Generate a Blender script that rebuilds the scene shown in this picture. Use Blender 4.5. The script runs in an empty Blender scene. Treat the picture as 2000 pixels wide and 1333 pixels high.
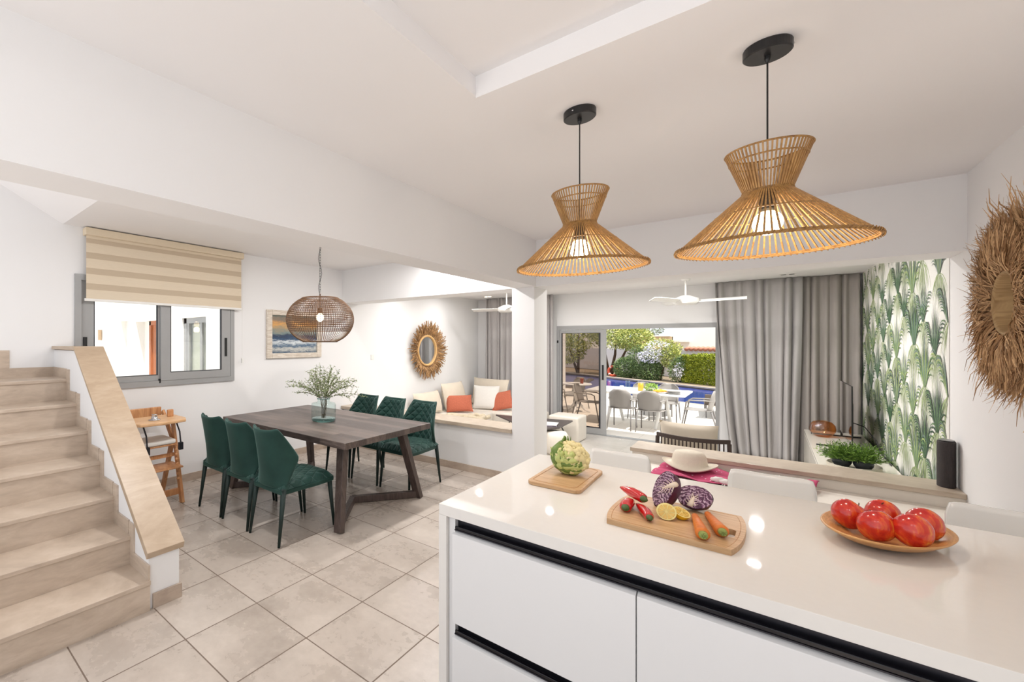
import bpy, math, random
from mathutils import Vector, Matrix
random.seed(7)
sc = bpy.context.scene
col = sc.collection
PI = math.pi

# ------------------------------------------------------------------ camera, world, sun, exposure
CAM_H = 1.575
YAW = 0.7668
cd = bpy.data.cameras.new('camera')
cam = bpy.data.objects.new('camera', cd)
col.objects.link(cam)
cam.location = (0, 0, CAM_H)
cam.rotation_euler = (PI / 2, 0, YAW)
cd.sensor_width = 36
cd.lens = 859.6 / 2000 * 36
cd.shift_x = (1000 - 670.7) / 2000
cd.shift_y = (667.8 - 666.5) / 2000
cd.clip_start = 0.05
cd.clip_end = 300
sc.camera = cam

world = bpy.data.worlds.new('world')
sc.world = world
world.use_nodes = True
wbg = world.node_tree.nodes['Background']
wbg.inputs[0].default_value = (0.90, 0.945, 1.0, 1)
wbg.inputs[1].default_value = 1.12

sd = bpy.data.lights.new('sun', 'SUN')
sd.energy = 5.5
sd.angle = 0.01
sd.color = (1.0, 0.96, 0.9)
sun = bpy.data.objects.new('sun', sd)
sun.rotation_euler = Vector((0.50, -0.28, 1.4)).to_track_quat('Z', 'Y').to_euler()
col.objects.link(sun)


# unseen fill lamps added for brightness (their housings are built further down)
FILL = [(x, y, 2.498) for x in (-4.1, -3.1, -2.1, -1.1, -0.1) for y in (6.1, 7.5)]
FILL += [(-2.75, y, 2.658) for y in (1.6, 2.6, 3.6, 4.5)] + [(x, -0.3, 2.746) for x in (-0.5, 0.4)]
for dx_, dy_, dz_ in FILL:
    ld = bpy.data.lights.new('fill_light', 'AREA')
    ld.shape = 'DISK'
    ld.size = 0.12
    ld.energy = (6 if dx_ < -4 else 14) if dy_ > 5 else (14 if dx_ < -2 else 4)
    ld.color = (1.0, 0.985, 0.97)
    lo = bpy.data.objects.new('fill_light', ld)
    lo.location = (dx_, dy_, dz_)
    col.objects.link(lo)

sc.view_settings.view_transform = 'Standard'
sc.view_settings.look = 'None'
sc.view_settings.gamma = 1
sc.view_settings.use_curve_mapping = False
sc.view_settings.exposure = 0.13


# ------------------------------------------------------------------ materials
def lin(c):
    r = []
    for v in c[:3]:
        v = v / 255
        r.append(v / 12.92 if v <= 0.04045 else ((v + 0.055) / 1.055) ** 2.4)
    return (r[0], r[1], r[2], 1)


class NT:
    def __init__(s, name):
        s.m = bpy.data.materials.new(name)
        s.m.use_nodes = True
        s.t = s.m.node_tree
        s.b = s.t.nodes['Principled BSDF']

    def n(s, typ, **k):
        x = s.t.nodes.new(typ)
        for a, v in k.items():
            setattr(x, a, v)
        return x

    def put(s, sock, v):
        if isinstance(v, bpy.types.NodeSocket):
            s.t.links.new(v, sock)
        else:
            sock.default_value = v

    def math(s, op, a, b=0.0, c=None):
        x = s.n('ShaderNodeMath', operation=op)
        s.put(x.inputs[0], a)
        s.put(x.inputs[1], b)
        if c is not None:
            s.put(x.inputs[2], c)
        return x.outputs[0]

    def mix(s, f, a, b):
        x = s.n('ShaderNodeMix', data_type='RGBA')
        s.put(x.inputs[0], f)
        s.put(x.inputs[6], a)
        s.put(x.inputs[7], b)
        return x.outputs[2]

    def ramp(s, f, stops, interp='LINEAR'):
        x = s.n('ShaderNodeValToRGB')
        x.color_ramp.interpolation = interp
        e = x.color_ramp.elements
        while len(e) < len(stops):
            e.new(0.5)
        for q, (p, c) in zip(e, stops):
            q.position = p
            q.color = c
        s.put(x.inputs[0], f)
        return x.outputs[0]

    def pos(s, kind='Object', scale=(1, 1, 1), rot=(0, 0, 0)):
        tc = s.n('ShaderNodeTexCoord')
        if kind == 'World':
            src = s.n('ShaderNodeNewGeometry').outputs['Position']
        else:
            src = tc.outputs[kind]
        mp = s.n('ShaderNodeMapping')
        s.put(mp.inputs['Vector'], src)
        mp.inputs['Scale'].default_value = scale
        mp.inputs['Rotation'].default_value = rot
        return mp.outputs[0]

    def noise(s, vec, scale=5, detail=3, rough=0.5, dist=0.0):
        x = s.n('ShaderNodeTexNoise')
        s.put(x.inputs['Vector'], vec)
        x.inputs['Scale'].default_value = scale
        x.inputs['Detail'].default_value = detail
        x.inputs['Roughness'].default_value = rough
        x.inputs['Distortion'].default_value = dist
        return x.outputs[0]

    def bump(s, h, strength=0.3, dist=0.01):
        x = s.n('ShaderNodeBump')
        x.inputs['Strength'].default_value = strength
        x.inputs['Distance'].default_value = dist
        s.put(x.inputs['Height'], h)
        s.t.links.new(x.outputs[0], s.b.inputs['Normal'])

    def base(s, c):
        s.put(s.b.inputs['Base Color'], c)

    def set(s, rough=None, metal=None, spec=None, trans=None, ior=None, coat=None, sheen=None, emit=None, es=None):
        I = s.b.inputs
        if rough is not None: s.put(I['Roughness'], rough)
        if metal is not None: I['Metallic'].default_value = metal
        if spec is not None: I['Specular IOR Level'].default_value = spec
        if trans is not None: I['Transmission Weight'].default_value = trans
        if ior is not None: I['IOR'].default_value = ior
        if coat is not None: I['Coat Weight'].default_value = coat
        if sheen is not None:
            I['Sheen Weight'].default_value = sheen
            I['Sheen Roughness'].default_value = 0.4
        if emit is not None:
            I['Emission Color'].default_value = emit
            I['Emission Strength'].default_value = es


def soft(name, c, rough=0.6, var=0.05, scale=6, bump=0.0, bscale=60, kind='Object', stretch=(1, 1, 1), **k):
    """plain surface with slight procedural variation"""
    m = NT(name)
    a = lin(c)
    d = tuple(x * (1 - var * 2) for x in a[:3]) + (1,)
    v = m.pos(kind, stretch)
    m.base(m.mix(m.noise(v, scale, 4), d, a))
    m.set(rough=rough, **k)
    if bump:
        m.bump(m.noise(v, bscale, 3), bump, 0.005)
    return m.m


def grainy(name, c1, c2, rough=0.45, stretch=(1, 14, 14), scale=3, bump=0.15, dist=1.2, kind='Object', **k):
    """wood / stone with stretched grain"""
    m = NT(name)
    v = m.pos(kind, stretch)
    f = m.noise(v, scale, 6, 0.6, dist)
    m.base(m.ramp(f, [(0.3, lin(c1)), (0.7, lin(c2))]))
    m.set(rough=rough, **k)
    if bump:
        m.bump(f, bump, 0.004)
    return m.m


M = {}
M['paint'] = soft('white_wall_paint', (239, 238, 238), 0.7, 0.012, 2, 0.05, 90, 'World')
M['ceiling'] = soft('ceiling_paint', (242, 240, 240), 0.75, 0.01, 1.5, kind='World')
M['quartz'] = soft('white_quartz', (230, 226, 221), 0.04, 0.02, 40, kind='World', spec=0.2)
M['lacquer'] = soft('white_lacquer', (228, 227, 227), 0.35, 0.01, 3)
M['black_metal'] = soft('black_metal', (24, 24, 26), 0.4, 0.1, 20)
M['profile'] = soft('black_handle_profile', (52, 51, 58), 0.3, 0.05, 20, metal=0.6)
M['aluminium'] = soft('grey_aluminium', (164, 164, 164), 0.4, 0.03, 20)
M['dark_gasket'] = soft('dark_gasket', (30, 30, 38), 0.5, 0.1, 20)
M['bamboo_lamp'] = grainy('bamboo_slats', (136, 94, 48), (194, 150, 90), 0.45, (20, 20, 1.5), 4, 0.1)
M['bamboo_rim'] = grainy('bamboo_binding', (118, 80, 42), (186, 142, 80), 0.55, (60, 60, 60), 1, 0.3)
M['bulb'] = NT('warm_bulb').m
NTb = M['bulb'].node_tree.nodes['Principled BSDF']
NTb.inputs['Base Color'].default_value = (1, 0.9, 0.75, 1)
NTb.inputs['Emission Color'].default_value = (1.0, 0.76, 0.46, 1)
NTb.inputs['Emission Strength'].default_value = 9
M['wicker'] = grainy('brown_wicker', (52, 32, 18), (122, 84, 50), 0.55, (30, 30, 30), 1, 0.2)
M['board'] = grainy('bamboo_board', (178, 138, 96), (212, 176, 134), 0.45, (2, 22, 22), 2.2, 0.05)
M['board_dark'] = grainy('bamboo_board_edge', (160, 112, 66), (206, 160, 108), 0.5, (2, 22, 22), 2.2, 0.05)
M['bowl'] = grainy('bamboo_bowl', (178, 120, 62), (226, 174, 112), 0.35, (3, 3, 60), 3, 0.05)
M['beech'] = grainy('beech_wood', (178, 118, 74), (216, 164, 116), 0.45, (8, 8, 1.2), 3, 0.05)
M['beech_tray'] = grainy('beech_tray', (206, 158, 112), (232, 192, 148), 0.4, (8, 2, 8), 3, 0.05)
M['stone'] = None


def stone_mat(name, c1, c2, c3, rot=0.5):
    m = NT(name)
    v = m.pos('World', (1.0, 0.9, 3.4), (0, 0.5, rot))
    f = m.noise(v, 2.2, 6, 0.62, 1.6)
    g = m.noise(v, 14, 4, 0.6, 0.5)
    f2 = m.math('ADD', m.math('MULTIPLY', f, 0.75), m.math('MULTIPLY', g, 0.25))
    m.base(m.ramp(f2, [(0.32, lin(c1)), (0.5, lin(c2)), (0.68, lin(c3))]))
    m.set(rough=0.35)
    return m.m


M['stone'] = stone_mat('beige_stair_stone', (180, 162, 145), (198, 180, 162), (212, 195, 178))
M['capstone'] = stone_mat('balustrade_cap_stone', (170, 148, 124), (182, 160, 136), (194, 174, 152))
M['ledge'] = stone_mat('ledge_stone', (168, 152, 134), (188, 172, 154), (206, 192, 174))


def tile_mat(name, size, ox, oy, c1, c2, grout, rough=0.28, gw=0.0035):
    m = NT(name)
    p = m.n('ShaderNodeNewGeometry').outputs['Position']
    sp = m.n('ShaderNodeSeparateXYZ')
    m.put(sp.inputs[0], p)
    fx = m.math('DIVIDE', m.math('SUBTRACT', sp.outputs[0], ox), size)
    fy = m.math('DIVIDE', m.math('SUBTRACT', sp.outputs[1], oy), size)
    ix, iy = m.math('FLOOR', fx), m.math('FLOOR', fy)
    rx, ry = m.math('SUBTRACT', fx, ix), m.math('SUBTRACT', fy, iy)
    ex = m.math('MINIMUM', rx, m.math('SUBTRACT', 1.0, rx))
    ey = m.math('MINIMUM', ry, m.math('SUBTRACT', 1.0, ry))
    e = m.math('MINIMUM', ex, ey)
    mask = m.math('LESS_THAN', e, gw / size)
    cm = m.n('ShaderNodeCombineXYZ')
    m.put(cm.inputs[0], ix)
    m.put(cm.inputs[1], iy)
    wn = m.n('ShaderNodeTexWhiteNoise')
    m.put(wn.inputs['Vector'], cm.outputs[0])
    # each tile gets its own cloud pattern
    va = m.n('ShaderNodeVectorMath', operation='MULTIPLY_ADD')
    m.put(va.inputs[0], wn.outputs['Color'])
    va.inputs[1].default_value = (7, 7, 7)
    m.put(va.inputs[2], p)
    f = m.noise(va.outputs[0], 2.6, 5, 0.5, 0.2)
    g = m.noise(va.outputs[0], 22, 4, 0.6, 0.3)
    h = m.math('ADD', m.math('MULTIPLY', f, 0.72), m.math('MULTIPLY', g, 0.28))
    c = m.ramp(h, [(0.18, lin(c1)), (0.82, lin(c2))])
    hv = m.n('ShaderNodeHueSaturation')
    m.put(hv.inputs['Color'], c)
    m.put(hv.inputs['Value'], m.math('MULTIPLY_ADD', wn.outputs['Value'], 0.07, 0.965))
    m.base(m.mix(mask, hv.outputs[0], lin(grout)))
    m.set(rough=m.math('MULTIPLY_ADD', mask, 0.5, m.math('MULTIPLY_ADD', h, 0.2, rough - 0.1)))
    m.bump(m.math('SUBTRACT', 1.0, mask), 0.5, 0.002)
    return m.m


M['floor_tile'] = tile_mat('grey_beige_floor_tiles', 0.45, -2.2146, 1.0962, (154, 141, 130), (212, 200, 189), (116, 100, 88))
M['living_tile'] = tile_mat('pale_living_tiles', 0.6, 0.1, 0.2, (198, 192, 184), (220, 214, 206), (180, 174, 166), 0.25)
M['terrace_tile'] = tile_mat('terrace_tiles', 0.6, 0.1, 0.3, (222, 214, 202), (236, 229, 218), (206, 198, 186), 0.6)
M['cream_wall'] = soft('cream_wall_paint', (230, 222, 211), 0.6, 0.01, 3, kind='World')
M['skirt'] = stone_mat('skirting_tile', (166, 148, 134), (186, 168, 152), (200, 184, 168), 0.2)


def velvet(name, quilt):
    m = NT(name)
    v = m.pos('Object')
    f = m.noise(v, 9, 3)
    c = m.mix(f, lin((16, 46, 42)), lin((34, 70, 62)))
    if quilt:
        sp = m.n('ShaderNodeSeparateXYZ')
        m.put(sp.inputs[0], v)
        t = sp.outputs[2 if quilt == 'back' else 1]
        k = 34.0 if quilt == 'back' else 26.0
        a = m.math('ADD', m.math('MULTIPLY', sp.outputs[0], 44.0), m.math('MULTIPLY', t, k))
        b = m.math('SUBTRACT', m.math('MULTIPLY', sp.outputs[0], 44.0), m.math('MULTIPLY', t, k))
        s1 = m.math('ABSOLUTE', m.math('SINE', a))
        s2 = m.math('ABSOLUTE', m.math('SINE', b))
        h = m.math('POWER', m.math('MINIMUM', s1, s2), 0.5)
        m.bump(h, 0.9, 0.014)
    m.base(c)
    m.set(rough=0.62, sheen=0.35, spec=0.3)
    m.b.inputs['Sheen Tint'].default_value = (0.45, 0.72, 0.66, 1)
    return m.m


M['velvet'] = velvet('green_velvet', None)
M['velvet_back'] = velvet('green_velvet_quilted_back', 'back')
M['velvet_seat'] = velvet('green_velvet_quilted_seat', 'seat')
M['velvet_leg'] = soft('dark_green_leg', (14, 38, 34), 0.6, 0.1, 20)
M['dark_wood'] = grainy('weathered_dark_wood', (66, 54, 50), (118, 100, 92), 0.42, (2.0, 16, 16), 2.4, 0.25)
M['dark_wood_leg'] = grainy('dark_wood_leg', (58, 47, 44), (96, 81, 75), 0.42, (12, 12, 1.4), 3, 0.25)


def table_top_mat():
    m = NT('parquet_table_top')
    v = m.pos('Object')
    br = m.n('ShaderNodeTexBrick')
    m.put(br.inputs['Vector'], v)
    br.inputs['Scale'].default_value = 1.0
    br.inputs['Brick Width'].default_value = 0.62
    br.inputs['Row Height'].default_value = 0.09
    br.inputs['Mortar Size'].default_value = 0.0015
    br.inputs['Color1'].default_value = (0.35, 0.35, 0.35, 1)
    br.inputs['Color2'].default_value = (0.7, 0.7, 0.7, 1)
    br.inputs['Mortar'].default_value = (0.05, 0.05, 0.05, 1)
    g = m.noise(m.pos('Object', (2.0, 22, 10)), 2.5, 6, 0.65, 1.4)
    s = m.n('ShaderNodeRGBToBW')
    m.put(s.inputs[0], br.outputs[0])
    f = m.math('ADD', m.math('MULTIPLY', s.outputs[0], 0.55), m.math('MULTIPLY', g, 0.5))
    m.base(m.ramp(f, [(0.30, lin((44, 36, 35))), (0.5, lin((78, 66, 62))), (0.74, lin((130, 114, 106)))]))
    m.set(rough=m.math('MULTIPLY_ADD', g, 0.35, 0.22))
    m.bump(g, 0.3, 0.004)
    return m.m


M['table_top'] = table_top_mat()


def blind_mat():
    m = NT('zebra_blind_fabric')
    sp = m.n('ShaderNodeSeparateXYZ')
    m.put(sp.inputs[0], m.n('ShaderNodeNewGeometry').outputs['Position'])
    z = m.math('DIVIDE', m.math('SUBTRACT', sp.outputs[2], 1.985), 0.148)
    fr = m.math('FRACT', z)
    mask = m.math('MULTIPLY', m.math('GREATER_THAN', fr, 0.6), m.math('LESS_THAN', z, 3.9))
    n = m.noise(m.pos('World', (1, 4, 90)), 4, 3)
    a = m.mix(n, lin((216, 200, 176)), lin((228, 214, 192)))
    b = m.mix(n, lin((192, 174, 150)), lin((202, 184, 160)))
    m.base(m.mix(mask, a, b))
    m.set(rough=0.8)
    m.b.inputs['Transmission Weight'].default_value = 0.0
    return m.m


M['blind'] = blind_mat()
M['blind_box'] = soft('blind_cassette_fabric', (226, 210, 184), 0.7, 0.04, 30)
M['white_plastic'] = soft('white_plastic', (238, 236, 232), 0.3, 0.01, 5)
M['gloss_white'] = soft('glossy_white_seat', (244, 242, 238), 0.2, 0.01, 5, coat=0.5)
M['chrome'] = soft('chrome', (200, 200, 205), 0.12, 0.01, 5, metal=1.0)
M['curtain'] = soft('grey_curtain_linen', (182, 178, 177), 0.85, 0.05, 8, 0.25, 300, stretch=(1, 1, 0.2))
M['curtain_dark'] = soft('taupe_curtain_linen', (170, 163, 158), 0.85, 0.05, 8, 0.25, 300, stretch=(1, 1, 0.2))
M['linen'] = soft('beige_linen', (226, 214, 196), 0.85, 0.05, 12, 0.3, 200)
M['sofa'] = soft('cream_sofa_fabric', (232, 224, 212), 0.85, 0.04, 10, 0.2, 200)
M['coral'] = soft('coral_chenille', (212, 118, 90), 0.9, 0.22, 60, 0.9, 90)
M['white_cloth'] = soft('white_cloth', (236, 232, 226), 0.85, 0.04, 20, 0.3, 120)
M['steel'] = soft('steel', (150, 150, 152), 0.35, 0.03, 10, metal=0.8)
M['graphite'] = soft('graphite_speaker_cloth', (62, 56, 56), 0.8, 0.2, 120, 0.4, 400)
M['tv_screen'] = soft('tv_screen', (10, 10, 12), 0.04, 0.02, 3, coat=1.0)
M['console'] = soft('cream_console', (232, 226, 214), 0.15, 0.01, 3)
M['charcoal_table'] = soft('charcoal_table_top', (84, 76, 74), 0.45, 0.1, 12)
M['rattan_white'] = soft('whitewashed_basket', (222, 214, 198), 0.8, 0.15, 60, 0.6, 90)
M['pot'] = soft('dark_pot', (44, 50, 56), 0.35, 0.05, 10)
M['paper'] = soft('white_paper', (232, 230, 226), 0.5, 0.03, 20)
M['magenta_cover'] = soft('dark_red_cover', (110, 40, 44), 0.5, 0.1, 20)
M['hat'] = soft('cream_straw_hat', (234, 222, 204), 0.85, 0.06, 60, 0.5, 200)
M['outdoor_shell'] = soft('grey_outdoor_plastic', (152, 147, 142), 0.5, 0.02, 10)
M['outdoor_leg'] = soft('grey_outdoor_leg', (128, 124, 122), 0.45, 0.02, 10)
M['white_table'] = soft('white_outdoor_table', (238, 238, 236), 0.4, 0.01, 10)
M['dark_lounger'] = soft('dark_lounger_mesh', (96, 86, 80), 0.7, 0.1, 20)
M['terracotta'] = soft('terracotta', (222, 150, 124), 0.8, 0.15, 30)
M['tan_wall'] = soft('tan_render', (216, 190, 150), 0.8, 0.05, 5)
M['white_render'] = soft('white_render', (240, 238, 234), 0.8, 0.02, 3)
M['buoy'] = soft('orange_buoy', (226, 92, 60), 0.5, 0.05, 10)
M['bark'] = soft('bark', (110, 86, 66), 0.85, 0.2, 20, 0.6, 60)
M['brown_door'] = grainy('brown_door', (150, 84, 44), (188, 112, 64), 0.45, (8, 8, 1), 3, 0.1)


def leaf_mat(name, c1, c2, rough=0.5, sub=0.0):
    m = NT(name)
    r = m.n('ShaderNodeNewGeometry').outputs['Random Per Island']
    m.base(m.ramp(r, [(0.0, lin(c1)), (1.0, lin(c2))]))
    m.set(rough=rough)
    return m.m


M['leaf_dark'] = leaf_mat('dark_bush_leaves', (70, 98, 58), (136, 156, 94))
M['leaf_hedge'] = leaf_mat('yellow_green_hedge', (112, 130, 20), (196, 200, 70))
M['leaf_tree'] = leaf_mat('light_tree_leaves', (110, 136, 60), (226, 222, 130))
M['leaf_pot'] = leaf_mat('bright_grass_leaves', (52, 88, 30), (132, 168, 66))
M['leaf_sage'] = leaf_mat('sage_leaves', (88, 108, 66), (186, 198, 146))
M['stem'] = soft('brown_stem', (98, 84, 60), 0.7, 0.1, 20)
M['flower_white'] = leaf_mat('white_flowers', (236, 232, 240), (250, 250, 250))


def simple(name, c, rough=0.5, **k):
    return soft(name, c, rough, 0.06, 14, **k)


def glass_mat(name, tint=(1, 1, 1), rough=0.0, base=0.045):
    """thin pane: mostly clear, with a real reflection"""
    m = bpy.data.materials.new(name)
    m.use_nodes = True
    t = m.node_tree
    t.nodes.remove(t.nodes['Principled BSDF'])
    out = t.nodes['Material Output']
    tr = t.nodes.new('ShaderNodeBsdfTransparent')
    tr.inputs[0].default_value = tuple(tint) + (1,)
    gl = t.nodes.new('ShaderNodeBsdfGlossy')
    gl.inputs['Roughness'].default_value = rough
    lw = t.nodes.new('ShaderNodeLayerWeight')
    lw.inputs[0].default_value = 0.5
    pw = t.nodes.new('ShaderNodeMath')
    pw.operation = 'POWER'
    t.links.new(lw.outputs['Facing'], pw.inputs[0])
    pw.inputs[1].default_value = 4.0
    fr = t.nodes.new('ShaderNodeMath')
    fr.operation = 'MULTIPLY_ADD'
    t.links.new(pw.outputs[0], fr.inputs[0])
    fr.inputs[1].default_value = 0.6
    fr.inputs[2].default_value = base
    mx = t.nodes.new('ShaderNodeMixShader')
    t.links.new(fr.outputs[0], mx.inputs[0])
    t.links.new(tr.outputs[0], mx.inputs[1])
    t.links.new(gl.outputs[0], mx.inputs[2])
    t.links.new(mx.outputs[0], out.inputs[0])
    return m


M['pane'] = glass_mat('clear_pane', (0.97, 0.98, 0.98))
M['smoked_pane'] = glass_mat('smoked_pane', (0.66, 0.60, 0.55))
M['vase_glass'] = glass_mat('aqua_glass', (0.87, 0.945, 0.935))
M['vase_rim'] = soft('aqua_glass_base', (150, 196, 190), 0.05, 0.02, 5, trans=0.85)
M['amber'] = glass_mat('amber_glass', (0.88, 0.52, 0.24), 0.03, 0.16)
M['mirror'] = soft('mirror_glass', (225, 228, 230), 0.02, 0.0, 3, metal=1.0)


def water_mat():
    m = NT('pool_water')
    m.base(lin((34, 62, 150)))
    m.set(rough=0.06, spec=0.4)
    m.bump(m.noise(m.pos('World'), 5, 3), 0.25, 0.02)
    return m.m


M['water'] = water_mat()


def painting_mat():
    m = NT('seascape_canvas')
    v = m.pos('Generated')
    sp = m.n('ShaderNodeSeparateXYZ')
    m.put(sp.inputs[0], v)
    n = m.noise(m.pos('Generated', (1, 2.2, 6)), 2.6, 5, 0.6, 1.5)
    z = m.math('ADD', sp.outputs[2], m.math('MULTIPLY', m.math('SUBTRACT', n, 0.5), 0.30))
    c = m.ramp(z, [(0.02, lin((60, 84, 108))), (0.12, lin((196, 196, 190))), (0.2, lin((58, 92, 122))),
                   (0.3, lin((220, 226, 228))), (0.37, lin((52, 84, 116))), (0.46, lin((44, 58, 86))),
                   (0.53, lin((120, 138, 138))), (0.66, lin((168, 150, 120))), (0.76, lin((222, 164, 92))),
                   (0.86, lin((140, 122, 104))), (0.97, lin((104, 110, 100)))])
    m.base(c)
    m.set(rough=0.45)
    m.bump(n, 0.4, 0.004)
    return m.m


M['painting'] = painting_mat()
M['frame_wash'] = grainy('whitewashed_frame', (196, 180, 162), (234, 226, 214), 0.6, (12, 2, 12), 3, 0.3)
M['drift'] = grainy('driftwood', (96, 66, 40), (204, 160, 108), 0.7, (9, 9, 9), 2, 0.3)
M['drift_ring'] = grainy('rattan_ring', (196, 150, 92), (228, 188, 130), 0.6, (30, 30, 30), 2, 0.3)
M['seagrass'] = leaf_mat('seagrass_fringe', (138, 100, 66), (222, 182, 136), 0.8)
M['seagrass_band'] = grainy('seagrass_band', (150, 118, 78), (196, 164, 118), 0.8, (2, 40, 2), 3, 0.5)

# ------------------------------------------------------------------ mesh builder
class MB:
    def __init__(s):
        s.v, s.f, s.mi = [], [], []
        s.cur = 0

    def add(s, vs, fs):
        b = len(s.v)
        s.v += [tuple(p) for p in vs]
        for q in fs:
            s.f.append([b + i for i in q])
            s.mi.append(s.cur)
        return s

    def box(s, x0, y0, z0, x1, y1, z1):
        x0, x1 = min(x0, x1), max(x0, x1)
        y0, y1 = min(y0, y1), max(y0, y1)
        z0, z1 = min(z0, z1), max(z0, z1)
        return s.add([(x0, y0, z0), (x1, y0, z0), (x1, y1, z0), (x0, y1, z0), (x0, y0, z1), (x1, y0, z1), (x1, y1, z1), (x0, y1, z1)],
                     [(0, 3, 2, 1), (4, 5, 6, 7), (0, 1, 5, 4), (1, 2, 6, 5), (2, 3, 7, 6), (3, 0, 4, 7)])

    def obox(s, c, half, R):
        vs = []
        for dz in (-1, 1):
            for dx, dy in ((-1, -1), (1, -1), (1, 1), (-1, 1)):
                vs.append(Vector(c) + R @ Vector((dx * half[0], dy * half[1], dz * half[2])))
        return s.add(vs, [(0, 3, 2, 1), (4, 5, 6, 7), (0, 1, 5, 4), (1, 2, 6, 5), (2, 3, 7, 6), (3, 0, 4, 7)])

    def bar(s, p0, p1, w, h, w1=None, h1=None, up=(0, 0, 1)):
        """rectangular bar from p0 to p1"""
        p0, p1 = Vector(p0), Vector(p1)
        d = (p1 - p0).normalized()
        u = Vector(up)
        if abs(d.dot(u)) > 0.95: u = Vector((0, 1, 0))
        a = d.cross(u).normalized()
        b = a.cross(d).normalized()
        w1 = w if w1 is None else w1
        h1 = h if h1 is None else h1
        vs = []
        for p, ww, hh in ((p0, w, h), (p1, w1, h1)):
            for i, j in ((-1, -1), (1, -1), (1, 1), (-1, 1)):
                vs.append(p + a * i * ww / 2 + b * j * hh / 2)
        return s.add(vs, [(0, 3, 2, 1), (4, 5, 6, 7), (0, 1, 5, 4), (1, 2, 6, 5), (2, 3, 7, 6), (3, 0, 4, 7)])

    def tube(s, pts, r, n=8, closed=False, cap=True):
        pts = [Vector(p) for p in pts]
        N = len(pts)
        rs = r if isinstance(r, (list, tuple)) else [r] * N
        base = len(s.v)
        pa = None
        for i, p in enumerate(pts):
            if closed:
                d = pts[(i + 1) % N] - pts[i - 1]
            else:
                d = pts[min(i + 1, N - 1)] - pts[max(i - 1, 0)]
            d = d.normalized() if d.length > 1e-9 else Vector((0, 0, 1))
            if pa is None:
                u = Vector((0, 0, 1)) if abs(d.z) < 0.9 else Vector((1, 0, 0))
                a = d.cross(u).normalized()
            else:
                a = (pa - d * pa.dot(d))
                a = a.normalized() if a.length > 1e-6 else d.orthogonal().normalized()
            pa = a
            b = d.cross(a)
            for k in range(n):
                t = 2 * PI * k / n
                s.v.append(tuple(p + (a * math.cos(t) + b * math.sin(t)) * rs[i]))
        for i in range(N if closed else N - 1):
            j = (i + 1) % N
            for k in range(n):
                l = (k + 1) % n
                s.f.append([base + i * n + k, base + i * n + l, base + j * n + l, base + j * n + k])
                s.mi.append(s.cur)
        if cap and not closed:
            s.f.append([base + k for k in reversed(range(n))]); s.mi.append(s.cur)
            s.f.append([base + (N - 1) * n + k for k in range(n)]); s.mi.append(s.cur)
        return s

    def lathe(s, prof, c=(0, 0, 0), n=32, sx=1.0, sy=1.0, caps=True):
        base = len(s.v)
        for r, z in prof:
            for k in range(n):
                t = 2 * PI * k / n
                s.v.append((c[0] + r * sx * math.cos(t), c[1] + r * sy * math.sin(t), c[2] + z))
        for i in range(len(prof) - 1):
            for k in range(n):
                l = (k + 1) % n
                s.f.append([base + i * n + k, base + i * n + l, base + (i + 1) * n + l, base + (i + 1) * n + k])
                s.mi.append(s.cur)
        if caps:
            s.f.append([base + k for k in reversed(range(n))]); s.mi.append(s.cur)
            m = (len(prof) - 1) * n
            s.f.append([base + m + k for k in range(n)]); s.mi.append(s.cur)
        return s

    def ball(s, c, r, nu=16, nv=10, fn=None):
        """ellipsoid; fn(dir) scales the radius"""
        if not isinstance(r, (tuple, list)): r = (r, r, r)
        base = len(s.v)
        for j in range(nv + 1):
            ph = PI * j / nv
            for i in range(nu):
                t = 2 * PI * i / nu
                d = Vector((math.sin(ph) * math.cos(t), math.sin(ph) * math.sin(t), math.cos(ph)))
                k = fn(d) if fn else 1
                s.v.append((c[0] + d.x * r[0] * k, c[1] + d.y * r[1] * k, c[2] + d.z * r[2] * k))
        for j in range(nv):
            for i in range(nu):
                l = (i + 1) % nu
                s.f.append([base + j * nu + i, base + (j + 1) * nu + i, base + (j + 1) * nu + l, base + j * nu + l])
                s.mi.append(s.cur)
        return s

    def grid(s, fn, nu, nv, thick=0.0, nrm=None):
        """surface fn(i/nu, j/nv); closed with a second skin when thick > 0"""
        P = [[Vector(fn(i / nu, j / nv)) for i in range(nu + 1)] for j in range(nv + 1)]
        base = len(s.v)
        W = nu + 1
        for row in P:
            for p in row: s.v.append(tuple(p))
        for j in range(nv):
            for i in range(nu):
                s.f.append([base + j * W + i, base + j * W + i + 1, base + (j + 1) * W + i + 1, base + (j + 1) * W + i])
                s.mi.append(s.cur)
        if thick:
            b2 = len(s.v)
            for j in range(nv + 1):
                for i in range(nu + 1):
                    du = P[j][min(i + 1, nu)] - P[j][max(i - 1, 0)]
                    dv = P[min(j + 1, nv)][i] - P[max(j - 1, 0)][i]
                    n = du.cross(dv)
                    n = n.normalized() if n.length > 1e-9 else Vector((0, 1, 0))
                    s.v.append(tuple(P[j][i] - n * thick))
            for j in range(nv):
                for i in range(nu):
                    s.f.append([b2 + j * W + i, b2 + (j + 1) * W + i, b2 + (j + 1) * W + i + 1, b2 + j * W + i + 1])
                    s.mi.append(s.cur)
            ring = [(0, i) for i in range(nu)] + [(j, nu) for j in range(nv)] + [(nv, i) for i in range(nu, 0, -1)] + [(j, 0) for j in range(nv, 0, -1)]
            for q in range(len(ring)):
                a, b = ring[q], ring[(q + 1) % len(ring)]
                ia, ib = a[0] * W + a[1], b[0] * W + b[1]
                s.f.append([base + ia, b2 + ia, b2 + ib, base + ib])
                s.mi.append(s.cur)
        return s

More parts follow.
